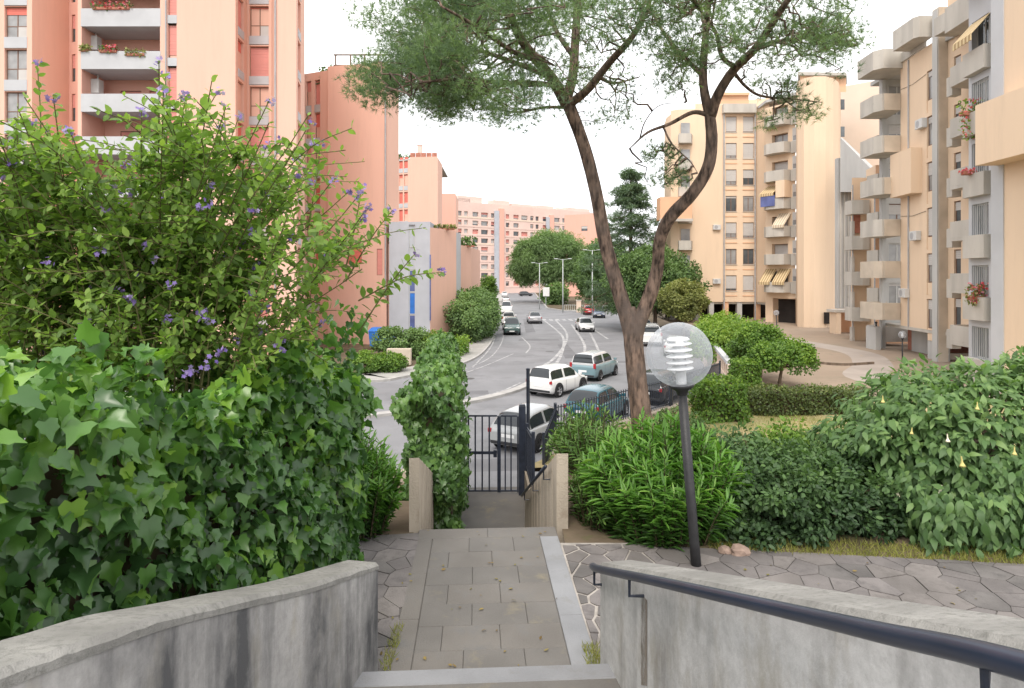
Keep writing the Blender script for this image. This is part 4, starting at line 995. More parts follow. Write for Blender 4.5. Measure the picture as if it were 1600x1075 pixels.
# projecting bay on that wall
Mz = M4; q = MB(); q.box(.02, 2.7, -.65, -.004, 5.1, 7.9); q.build('bay', m_peach, C3, M4)
q = MB(); q.box(-.1, 3.25, -.12, -.004, 13.9, 14.5); q.build('cornice', m_conc, C3, M4)
balcony(C3, [(25.35, 40.6), (24.1, 40.5), (24.0, 38.3), (24.2, 38.0), (25.0, 38.0)], 14.2, 1.25, m_conc)
q = MB(); q.box(24.75, 25.3, 37.1, 37.68, yz, 15.6); q.build('pilaster', m_tan, C3)
q = MB(); q.box(24.68, 24.747, 37.15, 37.6, yz, 15.5); q.build('pilaster_face', m_grey, C3)
M5, L5 = facade(C3, (25.28, 37.14), (25.2, 34.6), zA, 16.4, m_peach, [(.55, 1.15, z-.2, z+1.9) for z in ws], .25)
for i, z in enumerate(ws): window(C3, M5, .55, 1.15, z-.2, z+1.9, 'one', .25, m_frame, m_shut, m_glass, .1)
zc = [10.2-2.78*k for k in range(6)]
facade(C3, (24.9, 34.6), (23.9, 33.0), zA, 16.8, m_peach); facade(C3, (25.25, 34.6), (24.9, 34.6), zA, 16.5, m_peach)
for i, z in enumerate(zc):
    balcony(C3, [(25.2, 34.95), (23.75, 34.7), (23.55, 32.95), (23.9, 32.6)], z, 1.05, m_conc)
    q = MB(); q.box(24.1, 24.6, 35.05, 35.5, z-.3, z+.75); q.build('planter', m_conc, C3)
balcony(C3, [(25.2, 35.2), (23.6, 34.9), (23.4, 32.6), (24, 32.2)], 13.2, 1.35, m_conc)
q = MB(); q.box(24.0, 25.2, 35.1, 36.4, 13.6, 14.6); q.build('roof_planter', m_conc, C3)
# barred loggias
zd = [9.35-2.83*k for k in range(6)]
M6, L6 = facade(C3, (23.9, 33.0), (22.0, 29.9), zA-1.5, 17, m_cream)
ops = [(.25, 1.55, z+1.0, z+2.45) for z in zd]
M7, L7 = facade(C3, (21.55, 30.2), (21.3, 28.3), yz, 18, m_white, ops, .35)
facade(C3, (22.2, 30.2), (21.55, 30.2), yz, 18, m_cream)
for i, z in enumerate(zd):
    window(C3, M7, .25, 1.55, z+1.0, z+2.45, 'two', 0, m_wframe, m_shut, m_glass, .22)
    if i > 0:
        for k in range(9):
            q = MB(); x = .32+.145*k; q.box(x-.012, x+.012, .04, .064, z+1.0, z+2.45); q.build('window_bar', m_wframe, C3, M7)
    else: awning(C3, M7, .2, 1.7, z+2.4, .9, .8, m_awn)
    q = MB(); q.box(.1, 1.75, -.32, -.004, z-.05, z+1.0); q.build('balcony', m_conc, C3, M7)
awning(C3, M7, .2, 1.7, zd[0]+5.3, 1.3, 1.0, m_awn)
pipe(C3, 21.15, 28.15, yz, 18, .06)
q = MB(); q.box(20.95, 21.4, 27.3, 28.0, yz, 18); q.build('pilaster', m_white, C3)
facade(C3, (21.35, 28.3), (21.3, 28.0), yz, 18, m_white)
M8, L8 = facade(C3, (21.0, 27.3), (20.6, 20.0), yz, 18, m_peach)
q = MB(); q.box(-.3, 7, -1.0, -.004, 4.75, 7.35); q.build('bay', m_peach, C3, M8)
roof(C3, [(25.5, 42.0), (25.0, 37.7), (25.3, 34.6), (34, 34.6), (34, 46), (25.7, 46)], 13.85); roof(C3, [(25.3, 34.6), (23.9, 33), (22, 29.9), (21.3, 28), (20.7, 20), (34, 20), (34, 34.5)], 17.9)
# ground storey under it
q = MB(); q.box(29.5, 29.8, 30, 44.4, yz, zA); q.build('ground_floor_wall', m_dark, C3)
q = MB(); q.prism([(25.45, 42.0), (25.05, 37.8), (25.4, 34.8), (30, 34.8), (30, 44.3), (25.8, 44.3)], zA-.2, zA-.002); q.build('soffit', m_conc, C3)
for x, y, w, dd in ((24.55, 43.2, .35, 1.2), (25.2, 37.4, .4, 1.4), (26.6, 40, .3, 2.6)):
    q = MB(); q.box(x, x+w, y, y+dd, yz, zA-.21); q.build('pillar', m_grey, C3)
q = MB(); q.box(26.9, 29.4, 41, 43.5, yz, zA-.22); q.build('garage_wall', m_brickr, C3)
q = MB(); q.box(25.6, 28.6, 38.2, 38.5, yz, YARD+.35); q.build('low_wall', m_tan, C3)

# wall-mounted cooling units and cables on the courtyard side
acm = MB(); acm.cbox(-.42, .42, -.32, -.004, 0, .58, .02); acf = MB(); acf.lathe([(0, -.328), (.2, -.328), (.22, -.322)], 14, axis='Y', c=(-.1, 0, .29))
ac_me, acf_me = acm.mesh('air_conditioner', m_wframe), acf.mesh('fan_grille', m_pipe)
def ac(B, M, u, z): o = inst('air_conditioner', ac_me, B, M @ Matrix.Translation((u, 0, z))); inst('fan_grille', acf_me, o, M @ Matrix.Translation((u, 0, z)))
Mc1, _ = seg_matrix(P(1086, 72.5), P(1181, 72.5)); ac(C1, Mc1, 2.4, 5.2); ac(C1, Mc1, 2.4, -.9); ac(C1, Mc1, 1.2, 11.2)
ac(C3, M4, 2.9, 9.0); ac(C3, M4, 2.2, 2.2); ac(C3, M4, .8, -1.4)
for z in (12.2, 3.9): q = MB(); q.tube([tuple(M4 @ Vector((.05, -.02, z))), tuple(M4 @ Vector((1.6, -.03, z-.12))), tuple(M4 @ Vector((3.2, -.02, z+.02)))], .012, 4); q.build('cable', m_dark, C3)
pipe(C3, 25.33, 40.9, zA, 13.8, .05); pipe(B1, Xp(430, 45.7), 45.70, z0, 27, .06); pipe(B1, Xp(258, 45.4), 45.48, z0, 27, .05)
Mb1, _ = seg_matrix(P(276, 45.6), P(368, 45.6))

# ------------------------------------------------------------------ vegetation
def U(a, b, n): return rng.uniform(a, b, n)
def outdir(d, up=0.5, j=0.5):
    return norm(d + np.array([0, 0, up]) + j*rng.normal(size=d.shape))
def hang(n, d, j=0.35):                        # leaf tip direction: out and down, in the leaf plane
    return norm(0.5*d + np.array([0, 0, -0.9]) + j*rng.normal(size=d.shape))
def branch(mb, a, b, r0, r1, wob=0.15, n=6, seg=5):
    a, b = Vector(a), Vector(b); L = (b-a).length; pts = []; rr = []
    for i in range(n+1):
        t = i/n; p = a.lerp(b, t)
        if 0 < i < n: p += Vector((random.gauss(0, 1), random.gauss(0, 1), random.gauss(0, 1)))*L*wob*.25
        pts.append(p); rr.append(r0+(r1-r0)*t)
    mb.tube(pts, rr, seg); return pts

# --- umbrella pine in the garden
pine = thing('pine_tree', 'tall umbrella pine forking into two leaning limbs behind the globe lamp', 'tree', (3.05, 15, gz(3.05, 15)))
def pw(*a): return [Vector((Xp(x, Y), Y, Zp(y, Y))) for x, y, Y in a]
def limb(name, pts, radii, n=14, sub=5, parent=None, wob=.02, k=.72):
    P_ = catmull(pts, sub); t = np.linspace(0, 1, len(P_)); R_ = np.interp(t, np.linspace(0, 1, len(radii)), radii)*k
    q = MB(); rings = P_
    q.tube(P_, [r*(1+random.uniform(-wob, wob)) for r in R_], n)
    o = q.build(name, m_bark, parent or pine, None, True)
    return o, P_
tr, trunk_p = limb('trunk', pw((1008, 730, 15), (1003, 660, 15), (996, 600, 15), (991, 548, 15), (987, 505, 15), (984, 480, 15)), [.40, .345, .315, .31, .30, .17], 18)
l1, L1 = limb('limb', pw((995, 590, 15), (986, 520, 15), (966, 452, 15), (946, 380, 15), (931, 300, 15), (913, 230, 15), (890, 168, 15), (880, 150, 15)), [.24, .265, .235, .22, .21, .205, .205, .18], 16)
l2, L2 = limb('limb', pw((992, 590, 15), (994, 520, 14.95), (1014, 466, 14.9), (1027, 420, 14.8), (1031, 375, 14.6), (1047, 340, 14.4), (1082, 302, 14.2), (1106, 262, 14.1), (1112, 220, 14), (1109, 178, 14)), [.23, .25, .235, .20, .19, .20, .19, .18, .175, .16], 16)
subs = []
def sub(pts, r, n=8, parent=None):
    o, p = limb('branch', pw(*pts), r, n, 5, parent or l1, .02, .95); subs.append(p); return o
sub([(884, 160, 15), (862, 122, 14.6), (832, 86, 14), (806, 45, 13.4), (788, -30, 12.8)], [.15, .13, .11, .09, .06], 10)
sub([(884, 158, 15), (895, 118, 15.2), (899, 60, 15.6), (903, 0, 16), (906, -60, 16.4)], [.14, .12, .11, .10, .07], 10)
sub([(888, 165, 15), (920, 138, 14.6), (952, 98, 14.2), (986, 60, 13.6), (1012, 15, 13)], [.11, .10, .085, .07, .05], 8)
sub([(868, 134, 14.8), (836, 130, 14.2), (788, 130, 13.4), (722, 124, 12.5), (660, 128, 12)], [.07, .06, .05, .04, .02], 7)
sub([(858, 120, 14.6), (805, 98, 15.4), (742, 78, 16.4), (680, 70, 17.2)], [.07, .06, .045, .02], 7)
sub([(840, 95, 14.2), (800, 80, 13.2), (742, 40, 12.2), (690, 10, 11.6)], [.06, .05, .04, .02], 7)
sub([(897, 90, 15.4), (870, 50, 16), (850, 0, 17), (830, -40, 18)], [.07, .06, .05, .03], 7)
sub([(884, 168, 15), (850, 168, 16), (800, 175, 17.4), (740, 160, 18.5)], [.05, .04, .03, .015], 6)
sub([(935, 120, 14.4), (960, 130, 15.5), (1000, 120, 16.8)], [.05, .035, .015], 6)
sub([(1110, 184, 14), (1100, 140, 14), (1099, 100, 14.1), (1104, 40, 14.4), (1108, -30, 14.8)], [.12, .10, .09, .08, .05], 10, l2)
sub([(1110, 182, 14), (1122, 148, 13.8), (1146, 110, 13.5), (1182, 74, 13), (1212, 28, 12.5), (1245, -20, 12)], [.13, .11, .10, .085, .07, .05], 10, l2)
sub([(1150, 106, 13.4), (1128, 88, 13.2), (1118, 50, 13), (1090, 10, 12.6)], [.06, .05, .04, .03], 7, l2)
sub([(1178, 78, 13), (1230, 62, 13.8), (1290, 60, 14.6), (1340, 70, 15)], [.05, .04, .03, .012], 7, l2)
sub([(1146, 112, 13.5), (1165, 135, 13.9), (1190, 150, 14.2), (1240, 155, 14.6), (1285, 160, 15)], [.045, .035, .03, .02, .01], 6, l2)
sub([(1100, 120, 14), (1060, 80, 14.8), (1030, 40, 15.8), (1010, 0, 16.6)], [.06, .05, .04, .02], 7, l2)
sub([(1108, 180, 14), (1082, 176, 14), (1046, 194, 13.9), (1012, 207, 13.8), (984, 232, 13.7)], [.06, .05, .04, .03, .012], 7, l2)
sub([(1036, 198, 13.9), (1050, 225, 13.6), (1078, 252, 13.3), (1090, 270, 13.2)], [.025, .02, .012, .006], 6, l2)
sub([(1000, 215, 13.8), (1008, 190, 13.5), (1030, 165, 13.2), (1070, 160, 13)], [.018, .014, .01, .005], 6, l2)
limb_pts = np.array([p[:] for s in subs for p in s])
# needle clusters: (x0,x1,y0,y1,Y0,Y1,count,radius)
cl_spec = [(575, 700, 20, 150, 12.5, 17.0, 28, .62, .9), (640, 830, 60, 172, 11.5, 17.5, 38, .66, .85), (600, 860, -90, 70, 11, 19, 58, .75, .9), (660, 800, 150, 185, 13, 17, 9, .42, .6),
           (850, 1010, -90, 40, 11, 19, 34, .7, .6), (820, 990, 20, 130, 11.5, 17.5, 24, .5, .5), (880, 990, 120, 190, 13, 16.5, 9, .42, .45),
           (1000, 1130, -90, 100, 10.5, 17, 38, .62, .62), (1130, 1310, -90, 70, 10.5, 16, 40, .62, .6), (1160, 1345, 40, 112, 12, 16, 22, .5, .45), (1020, 1100, 70, 140, 12, 16, 11, .42, .45),
           (1185, 1275, 120, 190, 13.8, 15.2, 12, .40, .5), (985, 1045, 215, 300, 13.2, 14.2, 7, .30, .5), (1040, 1080, 240, 290, 13, 13.6, 5, .28, .45), (1270, 1345, 10, 100, 13, 15.5, 10, .42, .45)]
g2 = random.Random(3); CC, CR, CD = [], [], []
for x0, x1, y0, y1, Y0, Y1, n, r, dn in cl_spec:
    for i in range(n):
        Y = g2.uniform(Y0, Y1); CC.append(at(g2.uniform(x0, x1), g2.uniform(y0, y1), Y)[:]); CR.append(r*g2.uniform(.7, 1.3)); CD.append(dn*(.78 if x0 < 820 else .66))
CC = np.array(CC); CR = np.array(CR); CD = np.array(CD)
# keep the left margin of the crown rounded
q = MB()
for c, r in zip(CC, CR):
    j = np.argmin(((limb_pts-c)**2).sum(1)); a = limb_pts[j]
    branch(q, a, c, .024, .008, .3, 6, 5)
    for k in range(4):
        e = np.array(c)+np.array([g2.gauss(0, .55), g2.gauss(0, .55), g2.gauss(0.1, .3)])*r
        branch(q, c, e, .008, .003, .2, 3, 3)
q.build('twigs', m_bark, pine)
nt_ = (CD*(300*CR**1.5+15)).astype(int)
k = np.repeat(np.arange(len(CC)), nt_)
d = rand_dir(len(k)); rr = rng.random(len(k))**.45
tp = CC[k] + d*np.array([1, 1, .62])*(CR[k]*rr)[:, None]
NN = 12
ax = norm(d*.8 + np.array([0, 0, .55]) + .5*rng.normal(size=d.shape))
pos = np.repeat(tp, NN, 0); axr = np.repeat(ax, NN, 0)
t = norm(axr + .75*rng.normal(size=pos.shape)); n = rand_dir(len(pos))
needle = [T_([(-.035, 0, 0), (.035, 0, 0), (0, 1, 0)], [(0, 1, 2)])]
tint = np.clip(np.repeat(rng.random(len(CC))*.5+.15, nt_)[:, None] + .18*rng.normal(size=(len(k), 1)) + np.zeros((1, NN)), 0, 1).ravel()
foliage(pine, needle, pos, t, n, U(.10, .17, len(pos)), tint, lf_pine, name='crown')
print('pine needles', len(pos))

# --- ivy hedge behind the stair wall
ivyh = thing('ivy_hedge', 'tall hedge of large glossy ivy leaves along the stair wall', 'hedge', (-1.7, 3.5, PATH))
hp = [Vector(p) for p in ((-1.95, -.6, -.05), (-1.85, 1.0, -.28), (-1.72, 2.2, -.42), (-1.62, 3.2, -.62), (-1.52, 4.2, -.76), (-1.42, 5.0, -.82), (-1.36, 5.75, -.90))]
hc = catmull(hp, 8); hx = np.array([p[:] for p in hc])
N = 14000; s = rng.random(N)**1.15*(len(hx)-1.001); i0 = s.astype(int); f = (s-i0)[:, None]; B = hx[i0]*(1-f)+hx[i0+1]*f
top = rng.random(N) < .30
wob = .20*np.sin(B[:, 1]*3.1)+.14*np.sin(B[:, 1]*6.7+1.3)+.08*np.sin(B[:, 1]*13)
hz = B[:, 2]-(PATH+.05); v = rng.random(N)
pos = np.zeros((N, 3)); nor = np.zeros((N, 3))
bulge = .16*np.sin(v*9+B[:, 1]*2.2)*np.sin(B[:, 1]*4.1+v*5)
dep = rng.random(N)**1.6*.36
pos[:, 0] = np.where(top, B[:, 0]-rng.random(N)*.85, B[:, 0]+.05-dep+bulge*.8)
pos[:, 1] = B[:, 1]+.05*rng.normal(size=N)
pos[:, 2] = np.where(top, B[:, 2]+wob*.6-dep*.7+.05+.10*np.sin(pos[:, 0]*7), PATH+.05+v*hz+.02)
nor[:] = np.where(top[:, None], [.15, -.35, 1.0], [1.0, -.45, .42])
# rounded far end of the hedge
endm = (~top) & (rng.random(N) < .10)
a = rng.random(N)*.9
pos[endm, 0] = -1.36-a[endm]*.75; pos[endm, 1] = 5.80+.15*np.sin(a[endm]*5)-dep[endm]; nor[endm] = [.3, 1, .3]
n = norm(nor+.55*rng.normal(size=(N, 3))); t = norm(np.array([.45, -.12, -.85])+.5*rng.normal(size=(N, 3))); t[top] = norm(np.array([.5, -.6, -.25])+.6*rng.normal(size=(int(top.sum()), 3)))
sc = np.clip(rng.normal(.074, .026, N), .025, .14)
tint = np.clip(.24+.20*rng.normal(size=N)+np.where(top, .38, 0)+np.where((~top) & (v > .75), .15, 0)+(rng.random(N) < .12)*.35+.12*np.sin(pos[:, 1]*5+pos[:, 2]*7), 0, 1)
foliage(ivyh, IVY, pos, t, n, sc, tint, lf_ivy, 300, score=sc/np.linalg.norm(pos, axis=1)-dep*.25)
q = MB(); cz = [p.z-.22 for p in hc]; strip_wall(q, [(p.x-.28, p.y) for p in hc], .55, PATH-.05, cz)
q.build('stems_or_core', m_twig_core, ivyh)  # solid core added behind the leaves, dark tone stands for shade in the gaps

# --- violet-flowered shrub above the hedge
sol = thing('flowering_shrub', 'large loose shrub with violet flower clusters leaning over the ivy hedge', 'shrub', (-2.6, 4.4, PATH))
env = [(-4.4, .9), (-3.7, 1.0), (-3.3, 1.0), (-3.1, 1.15), (-2.9, .85), (-2.6, .80), (-2.35, 1.28), (-2.2, 1.3), (-1.9, 1.08), (-1.6, .98), (-1.3, .92), (-1.15, .62), (-.95, .40), (-.7, .10)]
q = MB(); lp, lt, ln, lsz, ltint = [], [], [], [], []; fp, fd = [], []
g3 = random.Random(11); ng = np.random.default_rng(5)
def shoot(a, b, c, r0, leaves, flower=True, l0=.25, size=.085):
    """a bent stem a->b->c with alternate leaves from fraction l0 on and a flower head at its end"""
    P_ = catmull([a, b, c], 7); q.tube(P_, list(np.linspace(r0, .003, len(P_))), 5)
    L_ = len(P_)-1
    for i in range(leaves):
        u = l0+(1-l0)*(i+g3.random())/leaves; k = min(L_-1, int(u*L_)); p = P_[k].lerp(P_[k+1], u*L_-k)
        tang = (P_[k+1]-P_[k]).normalized(); ph = i*2.4+g3.random()
        sdir = tang.orthogonal().normalized(); sdir = Matrix.Rotation(ph, 3, tang) @ sdir
        dr = (sdir*1.0+tang*.5+Vector((0, 0, .05+g3.uniform(-.5, .25)))).normalized()
        nr = (Vector((0, 0, 1))+Vector((g3.gauss(0, .45), g3.gauss(0, .45), 0))).normalized()
        lp.append(p[:]); lt.append(dr[:]); ln.append(nr[:]); lsz.append(size*g3.uniform(.6, 1.25)*(1-.35*u)); ltint.append(min(1, max(0, .28+.32*u+g3.gauss(0, .17))))
    if flower: fp.append(P_[-1][:]); fd.append((P_[-1]-P_[-2]).normalized()[:])
for i in range(158):
    x = g3.uniform(-4.3, -.95); zmax = np.interp(x, [e[0] for e in env], [e[1] for e in env]); tall = g3.random()
    z = zmax-abs(g3.gauss(0, .10))-(0 if tall < .45 else g3.uniform(.1, 1.5)); y = 4.25+g3.uniform(-.75, .9)
    x = x*y/4.25
    c = Vector((x, y, z)); a = Vector((min(-2.15, -2.6+g3.gauss(0, .35)+.35*(x+2.4)), 4.5+g3.uniform(-.3, .4), -2.2)); b = Vector((a.x+.35*(c.x-a.x)+g3.gauss(0, .08), a.y+.4*(c.y-a.y), a.z+.66*(c.z-a.z)))
    if c.x > np.interp(c.y, hx[:, 1], hx[:, 0])-.8 and c.z < np.interp(c.y, hx[:, 1], hx[:, 2])+.25: continue
    shoot(a, b, c, .007, 64, g3.random() < .66, .40, .085)
    for k in range(9):
        u = g3.uniform(.5, .92); s0 = catmull([a, b, c], 6)[int(u*12)]
        e = s0+Vector((g3.gauss(0, .26), g3.gauss(0, .26), g3.uniform(-.08, .30)))
        if e.x > np.interp(e.y, hx[:, 1], hx[:, 0])-.8 and e.z < np.interp(e.y, hx[:, 1], hx[:, 2])+.12: continue
        shoot(s0, s0.lerp(e, .5)+Vector((0, 0, .05)), e, .003, 17, g3.random() < .08, .05, .078)
for (px0, py0, px1, py1, Y) in ((60, 330, 58, 96, 4.2), (255, 300, 258, 118, 4.2), (280, 330, 290, 150, 4.1), (540, 420, 565, 290, 4.3), (560, 470, 690, 425, 4.5), (540, 440, 612, 330, 4.4), (560, 520, 650, 395, 4.5), (345, 330, 350, 165, 4.2), (480, 360, 500, 225, 4.2), (20, 330, 25, 190, 4.0), (130, 350, 115, 215, 4.2)):
    a, c = at(px0, py0, Y), at(px1, py1, Y); b = a.lerp(c, .5)+Vector((.02, 0, .06)); shoot(a, b, c, .006, 36, True, .05, .09)
q.build('stems_or_core', m_stem, sol)
lp, lt, ln, lsz, ltint = map(np.array, (lp, lt, ln, lsz, ltint))
fx = np.interp(lp[:, 1], hx[:, 1], hx[:, 0]); fz = np.interp(lp[:, 1], hx[:, 1], hx[:, 2])
kp = ~((lp[:, 0] > fx-.75) & (lp[:, 2] < fz+.06)); lp, lt, ln, lsz, ltint = lp[kp], lt[kp], ln[kp], lsz[kp], ltint[kp]
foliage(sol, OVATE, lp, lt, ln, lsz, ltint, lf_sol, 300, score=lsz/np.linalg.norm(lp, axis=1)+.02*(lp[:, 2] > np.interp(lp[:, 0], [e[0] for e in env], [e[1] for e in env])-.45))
print('shrub leaves', len(lp))
star = [T_([(0, 0, 0)]+[((.5 if i % 2 == 0 else .28)*math.cos(i*math.pi/5), (.5 if i % 2 == 0 else .28)*math.sin(i*math.pi/5), .06) for i in range(10)], [(0, i+1, (i+1) % 10+1) for i in range(10)])]
for p, dd in zip(fp, fd):
    p = np.array(p)
    if abs(p[0]) > p[1]*.84: continue
    nf = g3.randint(5, 10); pp = p+np.clip(ng.normal(size=(nf, 3)), -1, 1)*.02
    me = leaf_mesh('flower_head', star, pp, norm(ng.normal(size=(nf, 3))), norm(ng.normal(size=(nf, 3))+np.array([0, -.6, .5])), np.full(nf, .034), ng.random(nf), lf_flow)
    inst('flower_head', me, sol)
for px, py in ((325, 500), (318, 497), (302, 577), (318, 570), (335, 560), (347, 549), (295, 582), (165, 325), (315, 322), (325, 318)):
    p = np.array(at(px, py, 3.7)[:]); nf = 6; pp = p+np.clip(ng.normal(size=(nf, 3)), -1, 1)*.02
    inst('flower_head', leaf_mesh('flower_head', star, pp, norm(ng.normal(size=(nf, 3))), norm(ng.normal(size=(nf, 3))+np.array([0, -.8, .5])), np.full(nf, .034), ng.random(nf), lf_flow), sol)

# --- narrow-leaved shrubs (oleander)
def oleander(label, c, rx, ry, h, nst, per, m, size=.14, seed=1, group=None):
    o = thing('oleander_bush', label, 'shrub', c, 0, group); g = random.Random(seed); q = MB(); P_, T2, N2, S2, C2_ = [], [], [], [], []
    for i in range(nst):
        a = g.uniform(0, 2*math.pi); r = g.random()**.5
        top = Vector((c[0]+rx*r*math.cos(a), c[1]+ry*r*math.sin(a), c[2]+h*(1-.42*r*r)*g.uniform(.58, 1.08)))
        b0 = Vector((c[0]+.62*rx*r*math.cos(a), c[1]+.62*ry*r*math.sin(a), c[2]-.05)); mid = b0.lerp(top, .5)+Vector((0, 0, .06))
        pts = catmull([b0, mid, top], 5); q.tube(pts, list(np.linspace(.009, .003, len(pts))), 4)
        for k in range(per):
            u = 1-(k/per)*.93; f = u*(len(pts)-1); j = min(len(pts)-2, int(f)); p = pts[j].lerp(pts[j+1], f-j); tg = (pts[j+1]-pts[j]).normalized()
            sd = Matrix.Rotation(k*2.09+g.random(), 3, tg) @ tg.orthogonal().normalized()
            P_.append(p[:]); T2.append((sd*.8+tg*g.uniform(.3, 1.0)).normalized()[:]); N2.append((tg+sd*-.4+Vector((g.gauss(0, .3), g.gauss(0, .3), 0))).normalized()[:])
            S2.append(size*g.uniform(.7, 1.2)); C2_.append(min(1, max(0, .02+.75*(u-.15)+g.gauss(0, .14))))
    q.build('stems_or_core', m_twig_core, o)
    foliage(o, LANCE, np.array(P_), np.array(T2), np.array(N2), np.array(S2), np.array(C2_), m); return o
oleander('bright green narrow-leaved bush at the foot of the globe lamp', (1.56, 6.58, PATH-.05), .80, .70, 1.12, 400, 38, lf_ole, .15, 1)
oleander('narrow-leaved bush between the ivy hedge and the stair parapet', (-1.62, 6.55, PATH-.05), .46, .42, 1.12, 210, 30, lf_ole, .13, 2)
oleander('small pale bush beside the iron fence beyond the stair handrail', (1.15, 9.2, gz(1.1, 9.2)-.0), .6, .9, .9, 130, 18, lf_oled, .13, 3)

oleander('low olive undergrowth between the stair parapet and the bright bush', (.86, 6.95, PATH-.05), .24, .55, .62, 110, 20, lf_oled, .09, 5)
# --- dense round-leaved shrubs built of clumps
def clump_bush(name, label, c, rx, ry, rz, nc, cr, per, temps, size, m, cat='shrub', seed=1, singles=0, lo=-.3, base=None, trunk=None, group=None, tb=.35, flat=.8, up=.45):
    base = base if base is not None else (c[0], c[1], c[2]-rz)
    o = thing(name, label, cat, base, 0, group)
    p, d, k, C = crown_points(c, rx, ry, rz, nc, cr, per, lo, flat, seed)
    ok = p[:, 2] > base[2]+.02; p, d, k = p[ok], d[ok], k[ok]
    g = np.random.default_rng(seed+50)
    o2 = norm((p-np.array(c))/np.array([rx, ry, rz])); nn = outdir(.6*d+.5*o2, up, .45); tt = norm(d+np.array([0, 0, -.35])+.6*rng.normal(size=d.shape))
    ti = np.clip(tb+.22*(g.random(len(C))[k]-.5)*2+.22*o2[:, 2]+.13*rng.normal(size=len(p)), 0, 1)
    sc = size*rng.uniform(.65, 1.25, len(p))
    q = MB()
    if trunk:
        r, th = trunk; P_ = [Vector(base), Vector((base[0]+.06, base[1], base[2]+th*.5)), Vector((c[0], c[1], base[2]+th))]
        q.tube(catmull(P_, 4), list(np.linspace(r, r*.65, 9)), 8); a = P_[-1]
    else: a = Vector((base[0], base[1], base[2]))
    qb = MB()
    for cc in C[:40]: branch(qb, a, cc, (trunk[0]*.4 if trunk else .015), .006 if not trunk else trunk[0]*.08, .2, 5, 5)
    if trunk: q.build('trunk', m_barkd, o, None, True)
    qb.build('branches' if trunk else 'stems_or_core', m_barkd if trunk else m_twig_core, o)
    foliage(o, temps, p, tt, nn, sc, ti, m, singles, score=(sc/np.linalg.norm(p, axis=1)-.015*p[:, 1]) if singles else None, name='crown' if trunk else 'foliage'); return o
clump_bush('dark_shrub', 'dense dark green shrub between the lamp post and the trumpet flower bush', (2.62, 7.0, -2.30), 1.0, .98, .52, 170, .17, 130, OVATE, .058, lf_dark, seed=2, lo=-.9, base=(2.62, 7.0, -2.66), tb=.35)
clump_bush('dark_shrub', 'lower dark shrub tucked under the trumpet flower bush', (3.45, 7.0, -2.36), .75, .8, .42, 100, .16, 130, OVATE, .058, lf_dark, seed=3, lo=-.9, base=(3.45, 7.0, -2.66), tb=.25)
bru = thing('angel_trumpet_bush', 'large bush of broad drooping leaves with hanging pale trumpet flowers', 'shrub', (5.6, 7.4, -2.68))
bc, br = np.array((6.05, 7.3, -1.86)), np.array((2.45, 1.3, .90))
p, d, k, C = crown_points(bc, *br, 300, .26, 62, -.95, .8, 4)
p2, d2, k2, C2b = crown_points((6.0, 7.1, -2.38), 2.4, 1.12, .30, 150, .22, 56, -.9, .8, 6)
d3 = rand_dir(10000); d3[:, 1] = -np.abs(d3[:, 1]); d3 = d3[d3[:, 2] > -.75]
wv = .5+.5*np.sin(d3[:, 0]*19+d3[:, 2]*13)*np.sin(d3[:, 2]*23-d3[:, 0]*7)
p3 = bc+d3*br*(.74+.26*wv+.06*rng.random(len(d3)))[:, None]
p4 = np.stack([rng.uniform(3.9, 8.3, 4200), rng.uniform(5.95, 6.5, 4200)+.10*np.sin(rng.uniform(3.9, 8.3, 4200)*5), rng.uniform(-2.6, -2.05, 4200)], 1); d4 = norm(np.array([0, -1, .3])+.4*rng.normal(size=p4.shape))
p, d = np.concatenate([p, p2, p3, p4]), np.concatenate([d, d2, d3, d4])
ok = (p[:, 2] > -2.6) & (p[:, 2] < -1.0+.12*(p[:, 0]-4.6)-.1*(p[:, 1]-7.3)); p, d = p[ok], d[ok]; o2 = norm((p-bc)/br)
nn = norm(o2*.7+np.array([0, -.2, .75])+.3*rng.normal(size=p.shape)); tt = norm(o2*.9+np.array([0, -.25, -.55])+.5*rng.normal(size=p.shape)); sc = rng.uniform(.075, .16, len(p))
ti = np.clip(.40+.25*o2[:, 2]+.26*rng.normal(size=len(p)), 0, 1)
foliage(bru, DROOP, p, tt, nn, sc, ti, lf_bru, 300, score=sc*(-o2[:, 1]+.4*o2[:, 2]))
q = MB()
for cc in C[:60]: branch(q, (5.6+random.uniform(-.5, .5), 7.5, -2.7), cc, .03, .008, .2, 6, 6)
q.build('stems_or_core', m_barkd, bru)
trump = MB(); trump.lathe([(.012, 0), (.014, -.05), (.018, -.10), (.032, -.16), (.065, -.20), (.055, -.195), (.02, -.12)], 10)
m_trw = mat('cream_petal', (0.78, 0.72, 0.55), 0.6, 0.05, 4, 0, 30, 0.2); m_try = mat('yellow_petal', (0.52, 0.46, 0.17), 0.6, 0.1, 4, 0, 30, 0.2)
tw_, ty_ = trump.mesh('trumpet_flower', m_trw, True), trump.mesh('trumpet_flower', m_try, True)
